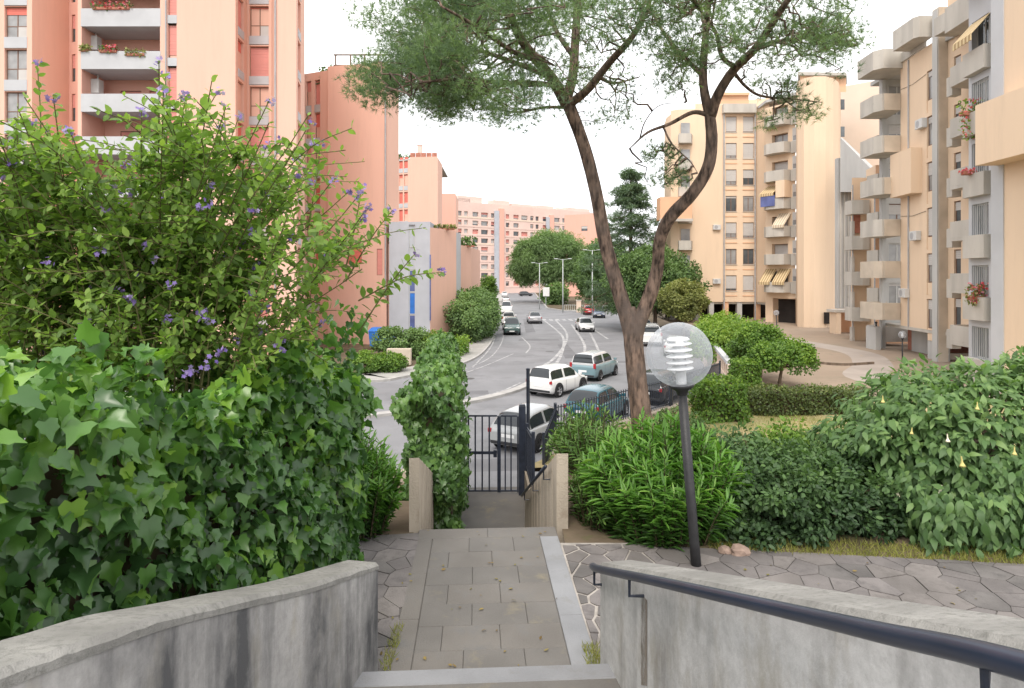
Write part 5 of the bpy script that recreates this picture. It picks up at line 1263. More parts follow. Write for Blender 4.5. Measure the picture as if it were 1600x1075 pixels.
for px, py, Y, w, s in ((1375, 785, 6.2, 0, 1), (1402, 782, 6.2, 0, 1), (1471, 780, 6.15, 0, 1.15), (1565, 800, 6.1, 1, 1.15), (1318, 840, 6.3, 1, 1), (1284, 762, 6.6, 1, .7), (1527, 650, 6.4, 1, .7), (1502, 735, 6.2, 1, .9), (1379, 640, 6.5, 1, .7), (1328, 785, 6.3, 1, .8), (1480, 700, 6.25, 0, .7), (1585, 720, 6.2, 1, .7), (1425, 690, 6.35, 1, .6)):
    rdir = np.array(at(px, py-22, 1.0)[:])/br; oc = bc/br; b2 = rdir@oc; disc = max(0, b2*b2-(rdir@rdir)*(oc@oc-1.22)); Yh = (b2-math.sqrt(disc))/(rdir@rdir)
    inst('trumpet_flower', ty_ if w else tw_, bru, Matrix.Translation(at(px, py-22, max(5.9, Yh))) @ Matrix.Rotation(random.uniform(-.25, .25), 4, 'Y') @ Matrix.Scale(s*.55, 4))

# --- ivy mass beside the gate stairs
iv2 = thing('ivy_mass', 'thick ivy covering the tall wall beside the gate', 'ivy', (-1.35, 11, -5))
n1 = 13000; v = rng.random(n1); yy = 8.6+v**.8*7.6
def ivtop(y): return -1.46-.012*(y-8.6)-.02*np.sin(y*2.3)
xr = Xp(717, 1)*yy*1.0; xl = -1.50-.085*(yy-9)
which = rng.random(n1); pos = np.zeros((n1, 3)); nr = np.zeros((n1, 3)); tp_ = ivtop(yy)+.13*np.sin(yy*4.3)+.08*np.sin(yy*9)
fr, tpm = which < .38, which > .72; rs = ~(fr | tpm); ww = rng.random(n1)
pos[:, 1] = np.where(fr, 8.75+.25*rng.random(n1)+.12*np.sin(ww*6), yy)
zz = rng.random(n1); zbot = np.where(pos[:, 1] < 9.3, -4.6, -5.0)
xrr = np.where(fr, Xp(718, 8.8), xr)-.02; xll = np.where(fr, -1.52, xl)
pos[:, 0] = np.where(rs, xrr+.10*np.sin(yy*5+zz*7)-.15*rng.random(n1), xll+(xrr-xll)*ww)
tpp = np.where(fr, ivtop(8.8)-.22*np.abs(ww-.5)**2*4+.05*np.sin(ww*14), tp_)
pos[:, 2] = np.where(tpm, tpp-.12*rng.random(n1)-.5*np.abs(ww-.5)**3*8*.6+.10*np.sin(ww*9+yy*3), tpp-(tpp-zbot)*zz-np.where(rs, .2, 0))
pos[:, 0] += (.09*np.sin(pos[:, 2]*4.1+pos[:, 1]*2.0)+.07*np.sin(pos[:, 2]*8.3+pos[:, 1]*5))*np.where(fr | rs, 1, 0)+np.where(rs, -.14*np.exp(-((pos[:, 2]-tpp)/.25)**2), 0)
pos[:, 1] += np.where(fr, .16*np.sin(pos[:, 2]*5.3+pos[:, 0]*6), 0)
nr[:] = np.where(fr[:, None], [.1, -1, .45], np.where(tpm[:, None], [0, -.3, 1], [1, -.35, .4]))
n = norm(nr+.45*rng.normal(size=pos.shape)); t = norm(np.array([.1, -.2, -.95])+.5*rng.normal(size=pos.shape))
tint = np.clip(.38+.2*rng.normal(size=n1)+np.where(tpm, .25, 0)+.15*np.sin(pos[:, 2]*6+pos[:, 0]*4), 0, 1)
foliage(iv2, IVY, pos, t, n, U(.06, .12, n1), tint, lf_ivy2)
q = MB(); q.prism([(-1.35, 9.0), (-.85, 9.0), (-1.32, 15.9), (-2.0, 15.9)], -5.3, -1.75); q.build('wall', m_twig_core, iv2)

# --- hedges, bushes and small trees of the garden and the courtyard
def box_hedge(name, label, c, sx, sy, sz, rz, nl, size, m, temps=None, tb=.35, rough=.06, core=None):
    o = thing(name, label, 'hedge', c, rz); M = local(o)
    f = rng.random(nl); a = np.array([sx*sy, 2*sx*sz, 2*sy*sz]); a = np.cumsum(a/a.sum())
    u, w = rng.uniform(-.5, .5, nl), rng.uniform(0, 1, nl); pos = np.zeros((nl, 3)); nr = np.zeros((nl, 3))
    tp = f < a[0]; fs = (~tp) & (f < a[1]); es = f >= a[1]; sg = np.where(rng.random(nl) < .7, -1, 1)
    pos[tp] = np.stack([u*sx, (w-.5)*sy, np.full(nl, sz)], 1)[tp]; nr[tp] = [0, 0, 1]
    pos[fs] = np.stack([u*sx, sg*sy/2, w*sz], 1)[fs]; nr[fs] = np.stack([0*u, sg, 0*u], 1)[fs]
    sg2 = np.where(rng.random(nl) < .5, -1, 1); pos[es] = np.stack([sg2*sx/2, u*sy, w*sz], 1)[es]; nr[es] = np.stack([sg2, 0*u, 0*u], 1)[es]
    pos += nr*(rough*np.sin(pos[:, [0]]*4+pos[:, [2]]*5+pos[:, [1]]*3)+.05*rng.normal(size=(nl, 1)))
    R = np.array(M.to_3x3()); pw_ = pos @ R.T+np.array(M.translation); nw = nr @ R.T
    ti = np.clip(tb+.2*rng.normal(size=nl)+.25*tp, 0, 1)
    foliage(o, temps or ROUND, pw_, norm(np.array([0, 0, -.4])+.8*rng.normal(size=nr.shape)), norm(nw+.5*rng.normal(size=nr.shape)+[0, 0, .3]), size*rng.uniform(.7, 1.3, nl), ti, m)
    q = MB(); q.box(-sx/2+.1, sx/2-.1, -sy/2+.1, sy/2-.1, -.05, sz-.12); q.build('stems_or_core', m_twig_core, o, M); return o  # solid block filling the hedge, inner shade put into its dark colour
box_hedge('clipped_hedge', 'long low clipped hedge closing the lawn behind the lamp post', (9.5, 21.7, gz(9, 21.7)), 5.0, .9, .82, 0, 7000, .075, lf_hedge)
box_hedge('clipped_hedge', 'rounded clipped hedge at the end of the low hedge by the fence', (6.75, 20.9, gz(6.7, 20.9)), 1.3, 1.6, 1.18, 0, 4500, .085, lf_brite, None, .25, .10)
box_hedge('clipped_bush', 'square clipped bush standing beyond the low hedge', (10.15, 27.9, YARD-.05), 1.05, 1.05, 1.32, 0, 3200, .09, lf_brite, None, .25)
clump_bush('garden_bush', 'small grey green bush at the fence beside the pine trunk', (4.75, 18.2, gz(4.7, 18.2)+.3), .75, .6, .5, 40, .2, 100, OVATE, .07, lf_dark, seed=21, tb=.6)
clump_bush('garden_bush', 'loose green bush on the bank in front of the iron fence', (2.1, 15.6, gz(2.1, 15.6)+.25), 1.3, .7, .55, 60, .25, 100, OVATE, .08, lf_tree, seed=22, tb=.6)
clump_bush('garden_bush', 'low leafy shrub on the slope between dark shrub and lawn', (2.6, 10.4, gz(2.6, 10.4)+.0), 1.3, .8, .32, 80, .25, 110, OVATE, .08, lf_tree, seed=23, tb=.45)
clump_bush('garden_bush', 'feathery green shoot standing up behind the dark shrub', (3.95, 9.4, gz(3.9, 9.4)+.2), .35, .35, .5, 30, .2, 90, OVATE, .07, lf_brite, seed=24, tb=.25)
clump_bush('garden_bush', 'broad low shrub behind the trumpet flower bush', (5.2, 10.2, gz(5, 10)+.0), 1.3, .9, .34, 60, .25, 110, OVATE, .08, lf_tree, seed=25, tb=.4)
clump_bush('round_tree', 'small spreading round tree on the grass strip by the courtyard', (11.9, 28.2, -3.65), 1.35, 1.2, .75, 90, .34, 130, ROUND, .10, lf_brite, 'tree', 31, 0, -.4, (11.75, 28.2, YARD-.03), (.09, 1.0), None, .28)
clump_bush('round_tree', 'small round tree behind the spreading one by the bright hedge', (11.9, 31.0, -3.4), 1.2, 1.2, .95, 80, .36, 130, ROUND, .11, lf_brite, 'tree', 32, 0, -.5, (12.0, 31.0, YARD-.03), (.09, 1.0), None, .22)
clump_bush('bright_hedge', 'bright yellow green rounded hedge along the pale garden wall', (13.2, 38.0, -4.2), 2.3, 4.2, 1.45, 150, .6, 130, ROUND, .14, lf_brite, 'hedge', 33, 0, -.6, (13.2, 38.0, YARD), None, None, .5)
clump_bush('bright_hedge', 'smaller bright hedge at the far end of the garden wall', (15.9, 48.5, -4.2), 1.6, 2.4, 1.3, 90, .5, 120, ROUND, .16, lf_brite, 'hedge', 34, 0, -.6, (15.9, 48.5, YARD), None, None, .55)
clump_bush('street_bush', 'large dark green bush on the pavement beside the parked cars', (-4.0, 66, -4.0), 2.4, 9.5, 2.6, 190, .8, 170, ROUND, .2, lf_tree, 'shrub', 35, 0, -.9, (-4.0, 64, ROAD), None, None, .42)
clump_bush('street_bush', 'yellow green bushes at the near end of the street bank', (-5.6, 50.5, -5.5), 2.3, 3.2, .85, 90, .45, 120, ROUND, .15, lf_brite, 'shrub', 36, 0, -.7, (-5.6, 50.5, ROAD), None, None, .5)
clump_bush('street_bush', 'small bright bush above the road kerb near the ivy hedge', (-9.3, 40.6, -5.55), 1.2, .9, .75, 50, .35, 110, ROUND, .12, lf_brite, 'shrub', 37, 0, -.8, (-9.3, 40.6, ROAD), None, None, .3)
clump_bush('street_bush', 'second small bush above the road kerb, next to the low wall', (-7.7, 40.9, -5.6), .8, .8, .7, 40, .3, 110, ROUND, .12, lf_brite, 'shrub', 38, 0, -.8, (-7.7, 40.9, ROAD), None, None, .3)
clump_bush('street_bush', 'green bush growing behind the low stone wall', (-8.3, 48.5, -5.0), 2.2, 1.5, 1.2, 70, .45, 120, ROUND, .15, lf_tree, 'shrub', 39, 0, -.8, (-8.3, 48.5, ROAD), None, None, .55)
clump_bush('street_tree', 'yellow green rounded tree in front of the pillared block', (16.2, 60.5, -2.3), 2.1, 1.9, 1.9, 90, .6, 130, ROUND, .19, lf_olive, 'tree', 40, 0, -.8, (16.2, 60.5, ROAD), (.15, 2.2), None, .4)
clump_bush('street_tree', 'broad dark green tree right behind the pine fork', (15.6, 70, -1.0), 5.0, 4.2, 4.0, 190, 1.0, 170, OVATE, .28, lf_tree, 'tree', 41, 0, -.7, (15.6, 70, ROAD), (.25, 3.0), None, .3)
clump_bush('street_tree', 'deep green tree between the street lamps and the cedar', (17.2, 116, .8), 4.6, 5, 5.6, 170, 1.2, 170, OVATE, .36, lf_tree, 'tree', 42, 0, -.8, (17.2, 116, ROAD), (.3, 4), None, .3)
clump_bush('street_tree', 'tree closing the gap beyond the zebra crossing', (19.5, 128, -.5), 7, 5, 5.5, 160, 1.6, 160, OVATE, .5, lf_tree, 'tree', 43, 0, -.8, (19.5, 128, ROAD), (.3, 3), None, .3)
clump_bush('street_tree', 'shrubby tree at the corner of the far pavement', (9.4, 140, -4.2), 2.6, 3, 2.2, 70, 1.0, 110, OVATE, .42, lf_tree, 'tree', 44, 0, -.8, (9.4, 140, ROAD), (.2, 1.5), None, .45)
clump_bush('street_tree', 'young tree far off where the road meets the long block', (-5.5, 150, -3.5), 1.6, 2, 3.6, 60, .9, 110, OVATE, .42, lf_brite, 'tree', 45, 0, -.8, (-5.5, 150, ROAD), (.2, 1.5), None, .2)
clump_bush('umbrella_pine', 'far umbrella pine with broad rounded crown above the street', (9.2, 150, 2.6), 9.0, 7.5, 7.4, 240, 1.9, 230, LANCE, .75, lf_farpine, 'tree', 46, 0, -.55, (10.5, 150, ROAD), (.45, 7), None, .5, .7, .6)
# cedar in tiers
ced = thing('cedar_tree', 'tall tiered cedar behind the pine limb and beside the peach block', 'tree', (14.0, 76, ROAD))
q = MB(); q.tube([(14.0, 76, ROAD), (14.1, 76, 3), (14.1, 76, 12.4)], [.4, .25, .04], 8); q.build('trunk', m_barkd, ced, None, True)
qb = MB(); CC, CR = [], []
g4 = random.Random(9)
for i in range(17):
    z = -3.5+15.3*i/16; R_ = 6.2*(1-(i/16.5))**.75+.4
    for k in range(7):
        a = k*2*math.pi/7+i*.9+g4.uniform(-.2, .2); rr = R_*g4.uniform(.5, 1.25); z = z+g4.uniform(-.25, .25); e = (14.1+rr*math.cos(a), 76+rr*math.sin(a), z-.16*rr+g4.uniform(-.5, .3))
        branch(qb, (14.05, 76, z+.25), e, .05, .015, .1, 4, 5)
        for s in (.35, .6, .8, 1.0): CC.append((14.1+rr*s*math.cos(a), 76+rr*s*math.sin(a), z+.25-.12*rr*s-.25*s+.1)); CR.append(.85*(1.15-s*.5))
qb.build('branches', m_barkd, ced)
CC = np.array(CC)+rng.normal(size=(len(CC), 3))*[.25, .25, .22]; p, d, k, r = clumps(CC, np.array(CR)*rng.uniform(.6, 1.3, len(CR)), 85, .2, .5)
foliage(ced, LANCE, p, norm(d*[1, 1, .2]+.4*rng.normal(size=d.shape)), norm(np.array([0, 0, 1])+.4*rng.normal(size=d.shape)), U(.28, .5, len(p)), np.clip(.45+.2*rng.normal(size=len(p)), 0, 1), lf_cedar, name='crown')

# --- grass and weeds
def grass(name, label, pts, size, m):
    N = len(pts); o = inst(name, leaf_mesh(name, [T_([(-.05, 0, 0), (.05, 0, 0), (.03, .6, .02), (0, 1, .1)], [(0, 1, 2, 3)])], pts, norm(np.array([0, 0, 1])+.55*rng.normal(size=(N, 3))*[1, 1, .2]), rand_dir(N), size*rng.uniform(.5, 1.3, N), rng.random(N), m))
    tag(o, label, 'grass', kind='stuff')
x = U(1.9, 8.5, 9000); y = np.interp(x, [1.3, 4, 6.5, 9], [6.2, 5.9, 5.6, 5.3])+U(-.07, .30, 9000)
grass('weeds', 'yellowing weeds and grass along the edge of the paved cross path', np.stack([x, y, np.full(9000, PATH-.02)], 1), .06, lf_weed)
x = np.concatenate([U(.50, .60, 260), U(-.87, -.80, 220)]); y = np.concatenate([U(4.22, 4.50, 260), U(4.2, 4.75, 220)])
grass('weeds', 'tufts of grass growing in the corners between path and stair walls', np.stack([x, y, np.full(480, PATH)], 1), .05, lf_weed)
x = U(4.5, 13.5, 16000); y = U(15.5, 21.2, 16000); gzv = np.array([gz(a, b) for a, b in zip(x, y)])
grass('lawn_grass', 'short dry grass of the lawn between the pine and the hedge', np.stack([x, y, gzv-.02], 1), .10, lf_weed)

n_ = 90; x = np.concatenate([U(-.95, .5, 40), U(1.3, 6.5, 50)]); y = np.concatenate([U(4.1, 6.5, 40), U(4.6, 5.8, 50)])
lit = inst('fallen_leaves', leaf_mesh('fallen_leaves', OVATE, np.stack([x, y, np.full(n_, PATH+.012)], 1), norm(rng.normal(size=(n_, 3))*[1, 1, .15]), norm(np.array([0, 0, 1])+.25*rng.normal(size=(n_, 3))), U(.018, .045, n_), rng.random(n_), leaf_mat('dry_leaf', [(.12, .08, .04), (.20, .14, .06), (.26, .20, .08), (.16, .15, .05)], .8, .1, .1)))
tag(lit, 'dry fallen leaves scattered over the path and the cross pavement', 'leaves', kind='stuff')

# ------------------------------------------------------------------ vehicles
def bil(q, u, v):
    a, b, c, d = [Vector(p) for p in q]
    return (a.lerp(b, u)).lerp(d.lerp(c, u), v)
def pane(quad, u0, u1, v0, v1, off, th=.012):
    n = ((Vector(quad[1])-Vector(quad[0])).cross(Vector(quad[3])-Vector(quad[0]))).normalized()
    p = [bil(quad, u, v) for u, v in ((u0, v0), (u1, v0), (u1, v1), (u0, v1))]
    q = MB(); q.add([(x+n*off)[:] for x in p]+[(x+n*(off-th))[:] for x in p], [(0,1,2,3),(7,6,5,4),(0,4,5,1),(1,5,6,2),(2,6,7,3),(3,7,4,0)])
    return q
_wheel = {}
def wheel_meshes(r):
    if r not in _wheel:
        t_ = MB(); t_.lathe([(r*.62, -.10), (r*.95, -.10), (r, -.06), (r, .06), (r*.95, .10), (r*.62, .10)], 20, axis='Y')
        m_ = MB(); m_.lathe([(.0, .085), (r*.15, .085), (r*.2, .06), (r*.58, .075), (r*.64, .10)], 20, axis='Y'); m_.lathe([(r*.64, -.1), (r*.58, -.075), (0, -.07)], 20, axis='Y')
        for k in range(5):
            a = k*2*math.pi/5; c, s = math.cos(a), math.sin(a); w = .03
            m_.add([(-s*w, .095, c*w), (s*w, .095, -c*w), (c*r*.6+s*w, .10, s*r*.6-c*w), (c*r*.6-s*w, .10, s*r*.6+c*w)], [(0, 1, 2, 3), (3, 2, 1, 0)])
        _wheel[r] = (t_.mesh('tyre', m_rub, True), m_.mesh('rim', m_rim))
    return _wheel[r]
def car(label, loc, heading, pm, L=3.7, W_=1.65, H=1.5, style='hatch', group='cars on the road and parked along it', name='car', roofm=None):
    t = thing(name, label, 'car', (loc[0], loc[1], ROAD), math.radians(90-heading), group); M = local(t)
    hw = W_/2; bz = .92*H/1.5
    if style == 'van': hood, wf, rr, rb = .30, .12, -.455, -.485
    elif style == 'suv': hood, wf, rr, rb = .25, .08, -.42, -.475
    elif style == 'sedan': hood, wf, rr, rb = .22, .04, -.22, -.36
    else: hood, wf, rr, rb = .25, .07, -.36, -.465
    fh = bz-(.10 if style in ('van', 'suv') else .14)
    S = [(-.5, .36, bz-.16, .43), (-.488, .27, bz-.04, .47), (-.44, .22, bz, .492), (-.2, .19, bz-.01, .5), (.1, .19, bz-.02, .5), (hood-.02, .19, bz-.01, .497), (.40, .21, fh, .485), (.475, .25, fh-.12, .45), (.5, .33, fh-.22, .38)]
    q = MB(); rings = []
    for x, zb, zt, w in S:
        w = w*W_; half = [(w*.88, zb), (w, zb+.13), (w*1.0, zb+(zt-zb)*.55), (w*.975, zt-.06), (w*.90, zt)]
        rings.append([(x*L, y, z) for y, z in half]+[(x*L, 0, zt+.02)]+[(x*L, -y, z) for y, z in half[::-1]]+[(x*L, 0, zb)])
    n = len(rings[0]); v = [p for r in rings for p in r]
    f = [(i*n+k, i*n+(k+1) % n, (i+1)*n+(k+1) % n, (i+1)*n+k) for i in range(len(rings)-1) for k in range(n)]
    f += [tuple(range(n-1, -1, -1)), tuple((len(rings)-1)*n+k for k in range(n))]
    q.add(v, [tuple(reversed(x)) for x in f]); body = q.build('body', pm, t, M, True)
    body.data.polygons.foreach_set('use_smooth', [True]*(len(f)-2)+[False]*2)
    # greenhouse: one smooth shell over the belt line, glass let into it
    CP = {'hatch': [(-.478, 0), (-.44, .45), (-.37, .86), (-.24, .98), (-.06, 1.0), (.05, .94), (.155, .52), (.265, 0)],
          'suv': [(-.487, 0), (-.468, .5), (-.43, .92), (-.26, 1), (-.04, 1), (.07, .95), (.16, .52), (.25, 0)],
          'van': [(-.49, 0), (-.482, .5), (-.455, .93), (-.26, 1), (0, 1), (.11, .95), (.215, .5), (.315, 0)],
          'sedan': [(-.40, 0), (-.31, .5), (-.21, .92), (-.09, 1), (.0, 1), (.07, .95), (.155, .5), (.24, 0)]}[style]
    cp = catmull([(x*L, 0, h) for x, h in CP], 5); zb = bz-.03; Hc = H-zb; b = hw*.905; tp = hw*.71
    wy = [(0, 0), (.10, .30), (.20, .60), (.29, .84), (.35, .95), (.42, .99), (.5, 1.0)]
    def surf(k, w):
        k = max(0, min(len(cp)-1.001, k)); i = int(k); p = cp[i].lerp(cp[i+1], k-i); h = max(0.0, p.z)*Hc; m_ = min(w, 1-w); sg = 1 if w <= .5 else -1
        for j in range(len(wy)-1):
            if wy[j][0] <= m_ <= wy[j+1][0]: f = (m_-wy[j][0])/(wy[j+1][0]-wy[j][0]); zf = wy[j][1]+f*(wy[j+1][1]-wy[j][1]); break
        if m_ < .29: y = b+(tp-b)*(zf/.84)*max(.0, p.z)
        else: y = (b+(tp-b)*max(0, p.z))*max(0, (.5-m_)/.21)**.55
        return Vector((p.x, sg*y, zb+h*zf))
    KM = len(cp)-1; cmx = (cp[0].x+cp[-1].x)/2
    def patch(k0, k1, w0, w1, off, nk=8, nw=6):
        q = MB(); V = []
        for i in range(nk+1):
            for j in range(nw+1):
                k, w = k0+(k1-k0)*i/nk, w0+(w1-w0)*j/nw; p = surf(k, w)
                n_ = (surf(k+.05, w)-surf(k-.05, w)).cross(surf(k, min(1, w+.01))-surf(k, max(0, w-.01)))
                n_ = n_.normalized() if n_.length > 1e-9 else Vector((0, 0, 1))
                if n_.dot(p-Vector((cmx, 0, zb+.15*Hc))) < 0: n_ = -n_
                V.append((p+n_*off)[:])
        m2 = nw+1; q.add(V, [(i*m2+j, i*m2+j+1, (i+1)*m2+j+1, (i+1)*m2+j) for i in range(nk) for j in range(nw)]); return q
    KM = len(cp)-1
    cab = patch(0, KM, 0, 1, 0, KM, 24).build('cabin', roofm or pm, t, M, True)
    for w0, w1 in ((.035, .27), (.965, .73)):
        for k0, k1 in ((7.0, 17.0), (18.0, 29.5)): patch(k0, k1, w0, w1, .008).build('side_window', m_cglz, cab, M, True)
    patch(2.0, 10.2 if style != 'sedan' else 11, .33, .67, .008).build('rear_window', m_cglz, cab, M, True)
    patch(25.5, 34.0, .32, .68, .008).build('windscreen', m_cglz, cab, M, True)
    q = MB()
    for sgn in (1, -1):        # door seams
        for x in (-.13*L, .10*L): q.box(x, x+.012, min(sgn*(hw+.001), sgn*(hw+.004)), max(sgn*(hw+.001), sgn*(hw+.004)), .30, bz-.10)
    q.build('door_seam', m_trim, t, M)
    r = .30 if style != 'suv' else .34; tm, rm = wheel_meshes(r)
    for x in (-.31*L, .325*L):
        for sgn in (1, -1):
            Mw = M @ Matrix.Translation((x, sgn*(hw-.075), r)) @ (Matrix.Identity(4) if sgn > 0 else Matrix.Rotation(math.pi, 4, 'Z'))
            w = inst('wheel', tm, t, Mw); inst('rim', rm, w, Mw)
            a_ = MB(); a_.lathe([(0, 0), (r+.055, 0), (r+.055, -.05)], 22, axis='Y'); a_.build('wheel_arch', m_trim, t, M @ Matrix.Translation((x, sgn*(hw+.004), r+.02)) @ (Matrix.Identity(4) if sgn > 0 else Matrix.Rotation(math.pi, 4, 'Z')))
    for sgn in (1, -1):
        hi = style in ('van', 'suv'); y0 = sgn*hw*.80
        q = MB(); q.cbox(-.5*L-.006, -.475*L, min(y0, sgn*hw*.97), max(y0, sgn*hw*.97), bz-.20, bz-.05+(.14 if style == 'van' else 0), .015); q.build('tail_light', m_tail, t, M)
        q = MB(); q.cbox(.468*L, .492*L, min(sgn*hw*.52, sgn*hw*.88), max(sgn*hw*.52, sgn*hw*.88), fh-.24, fh-.11, .015); q.build('headlight', m_head, t, M)
        q = MB(); q.cbox(hood*L-.12, hood*L+.02, sgn*hw*.92 if sgn > 0 else sgn*hw*1.12, sgn*hw*1.12 if sgn > 0 else sgn*hw*.92, bz+.0, bz+.13, .02); q.build('mirror', pm, t, M)
    q = MB(); q.cbox(-.5*L-.012, -.5*L+.01, -.26, .26, .56, .67, .004); q.build('number_plate', m_plate, t, M)
    q = MB(); q.cbox(-.503*L, -.47*L, -hw*.84, hw*.84, .30, .42, .02); q.build('rear_bumper', m_trim, t, M)
    q = MB(); q.cbox(.47*L, .503*L, -hw*.70, hw*.70, .30, .50, .02); q.build('grille', m_trim, t, M)
    q = MB(); q.cbox(.5*L-.01, .5*L+.014, -.26, .26, .40, .50, .004); q.build('number_plate', m_plate, t, M)
    return t
p_white = paint('white_car_paint', (0.72, 0.72, 0.71)); p_cream = paint('off_white_car_paint', (0.66, 0.67, 0.64)); p_teal = paint('teal_car_paint', (0.012, 0.095, 0.13))
p_pet = paint('pale_teal_car_paint', (0.16, 0.25, 0.28)); p_black = paint('black_car_paint', (0.02, 0.021, 0.024)); p_grey = paint('grey_car_paint', (0.34, 0.34, 0.36))
p_sgrey = paint('silver_grey_car_paint', (0.36, 0.37, 0.37)); p_red = paint('red_car_paint', (0.45, 0.03, 0.04)); p_silver = paint('silver_car_paint', (0.52, 0.53, 0.54)); p_navy = paint('dark_blue_car_paint', (0.03, 0.05, 0.10)); p_green = paint('dark_green_car_paint', (0.05, 0.09, 0.085))
car('silver grey hatchback parked right outside the gate', (0.85, 24.0), 30, p_sgrey, 4.0, 1.7, 1.42)
car('dark teal hatchback parked against the fence beside the pine trunk', (3.75, 27.8), 31, p_teal, 3.65, 1.65, 1.5)
car('black car half hidden behind the pine trunk and the globe lamp', (7.4, 32.2), 32, p_black, 4.0, 1.72, 1.5)
car('white boxy hatchback waiting on the road nearest the gate', (2.45, 34.0), 38, p_white, 3.6, 1.65, 1.52, 'suv')
car('pale teal people carrier on the road ahead of the white boxy car', (5.1, 39.2), 30, p_pet, 3.9, 1.7, 1.62, 'van', roofm=p_silver)
car('grey saloon driving down the middle of the street', (2.95, 84.5), -2, p_grey, 4.3, 1.78, 1.48, 'sedan')
car('silver hatchback approaching on the other carriageway', (8.2, 72), 178, p_silver, 3.9, 1.7, 1.5)
car('red car standing at the kerb beyond the zebra crossing', (12.3, 103), 3, p_red, 4.0, 1.75, 1.6, 'suv')
car('dark blue car parked just past the red one', (13.0, 95.5), 188, p_navy, 4.1, 1.75, 1.5)
car('dark green off-roader, nearest of the row parked along the street bush', (0.0, 68.5), 180, p_green, 4.2, 1.75, 1.75, 'suv')
car('white car, second of the row parked along the street bush', (-.2, 74.5), 0, p_silver, 4.1, 1.72, 1.5)
car('pale van, third of the row parked along the street bush', (-.4, 82), 0, p_white, 4.3, 1.75, 1.7, 'van')
car('tall white van further up the parked row', (-.9, 104), 180, p_white, 4.8, 1.85, 2.1, 'van')
car('silver car at the far end of the parked row', (-1.4, 150), 0, p_silver, 4.2, 1.75, 1.5)
car('dark grey car turning where the street ends', (4.2, 196), 80, p_black, 4.2, 1.75, 1.5)
car('white car parked across the far end of the street', (13.5, 205), 85, p_white, 4.3, 1.75, 1.6)
car('small white car far up the street beside the dark grey one', (-2.2, 190), 0, p_white, 4.2, 1.75, 1.6)
car('white van parked in the lot seen past the globe lamp', (12.6, 58), 10, p_white, 4.6, 1.8, 1.9, 'van')
car('blue grey car parked behind the white van in the lot', (14.0, 68.5), 8, p_navy, 4.3, 1.75, 1.6)
car('white hatchback, third along in the lot beside the garden wall', (12.9, 50.5), 15, p_cream, 3.9, 1.7, 1.5)

# ------------------------------------------------------------------ gate, lamps, signs and small things
gt = thing('garden_gate', 'dark iron bar gate at the foot of the stairs', 'gate', (-1.2, 14.7, -5.02))
Yg = 14.7; gx = lambda px: Xp(px, Yg); gzz = lambda py: Zp(py, Yg)
def gbar(name, x0, x1, y0, y1, w=.04, m=m_iron): q = MB(); q.box(gx(x0), gx(x1), Yg-w/2, Yg+w/2, gzz(y1), gzz(y0)); return q.build(name, m, gt)
for x, w in ((722, 2.2), (777, 5.5), (808, 2.2)): gbar('stile', x, x+w, 650, 769)
gbar('top_rail', 724.4, 776.6, 648.5, 651, .036); gbar('top_rail', 782.7, 807.8, 648.5, 651, .036)
gbar('bottom_rail', 724.4, 776.6, 765.5, 768, .036); gbar('bottom_rail', 782.7, 807.8, 765.5, 768, .036)
gbar('lock_rail', 724.4, 776.6, 705, 709.5, .034); gbar('lock', 771, 776.4, 703, 714, .07)
for x in (732, 742.6, 753.5, 764.5): gbar('bar', x-1.2, x+1.2, 651.2, 765.3, .024)
for x in (789.5, 798.5): gbar('bar', x-1.1, x+1.1, 651.2, 765.3, .024)
gp = thing('gate_post', 'thick square dark post carrying the iron gate', 'post', (gx(815), Yg, -5.02))
q = MB(); q.cbox(gx(810.5), gx(821.5), Yg-.08, Yg+.08, -5.1, gzz(634), .008); q.build('post', m_iron, gp)
q = MB(); q.box(gx(811.5), gx(820.5), Yg-.068, Yg+.068, gzz(634)-.002, gzz(632)); q.build('cap', m_iron, gp)
sp = thing('thin_pole', 'tall thin black pole standing just behind the gate post', 'pole', (Xp(825.5, 15.6), 15.6, -5.0))
q = MB(); q.tube([(Xp(825.5, 15.6), 15.6, -5.05), (Xp(825, 15.6), 15.6, Zp(577, 15.6))], .045, 8); q.lathe([(.05, 0), (.05, .03), (0, .045)], 8, c=(Xp(825, 15.6), 15.6, Zp(577, 15.6)-.01)); q.build('pole', m_iron, sp)

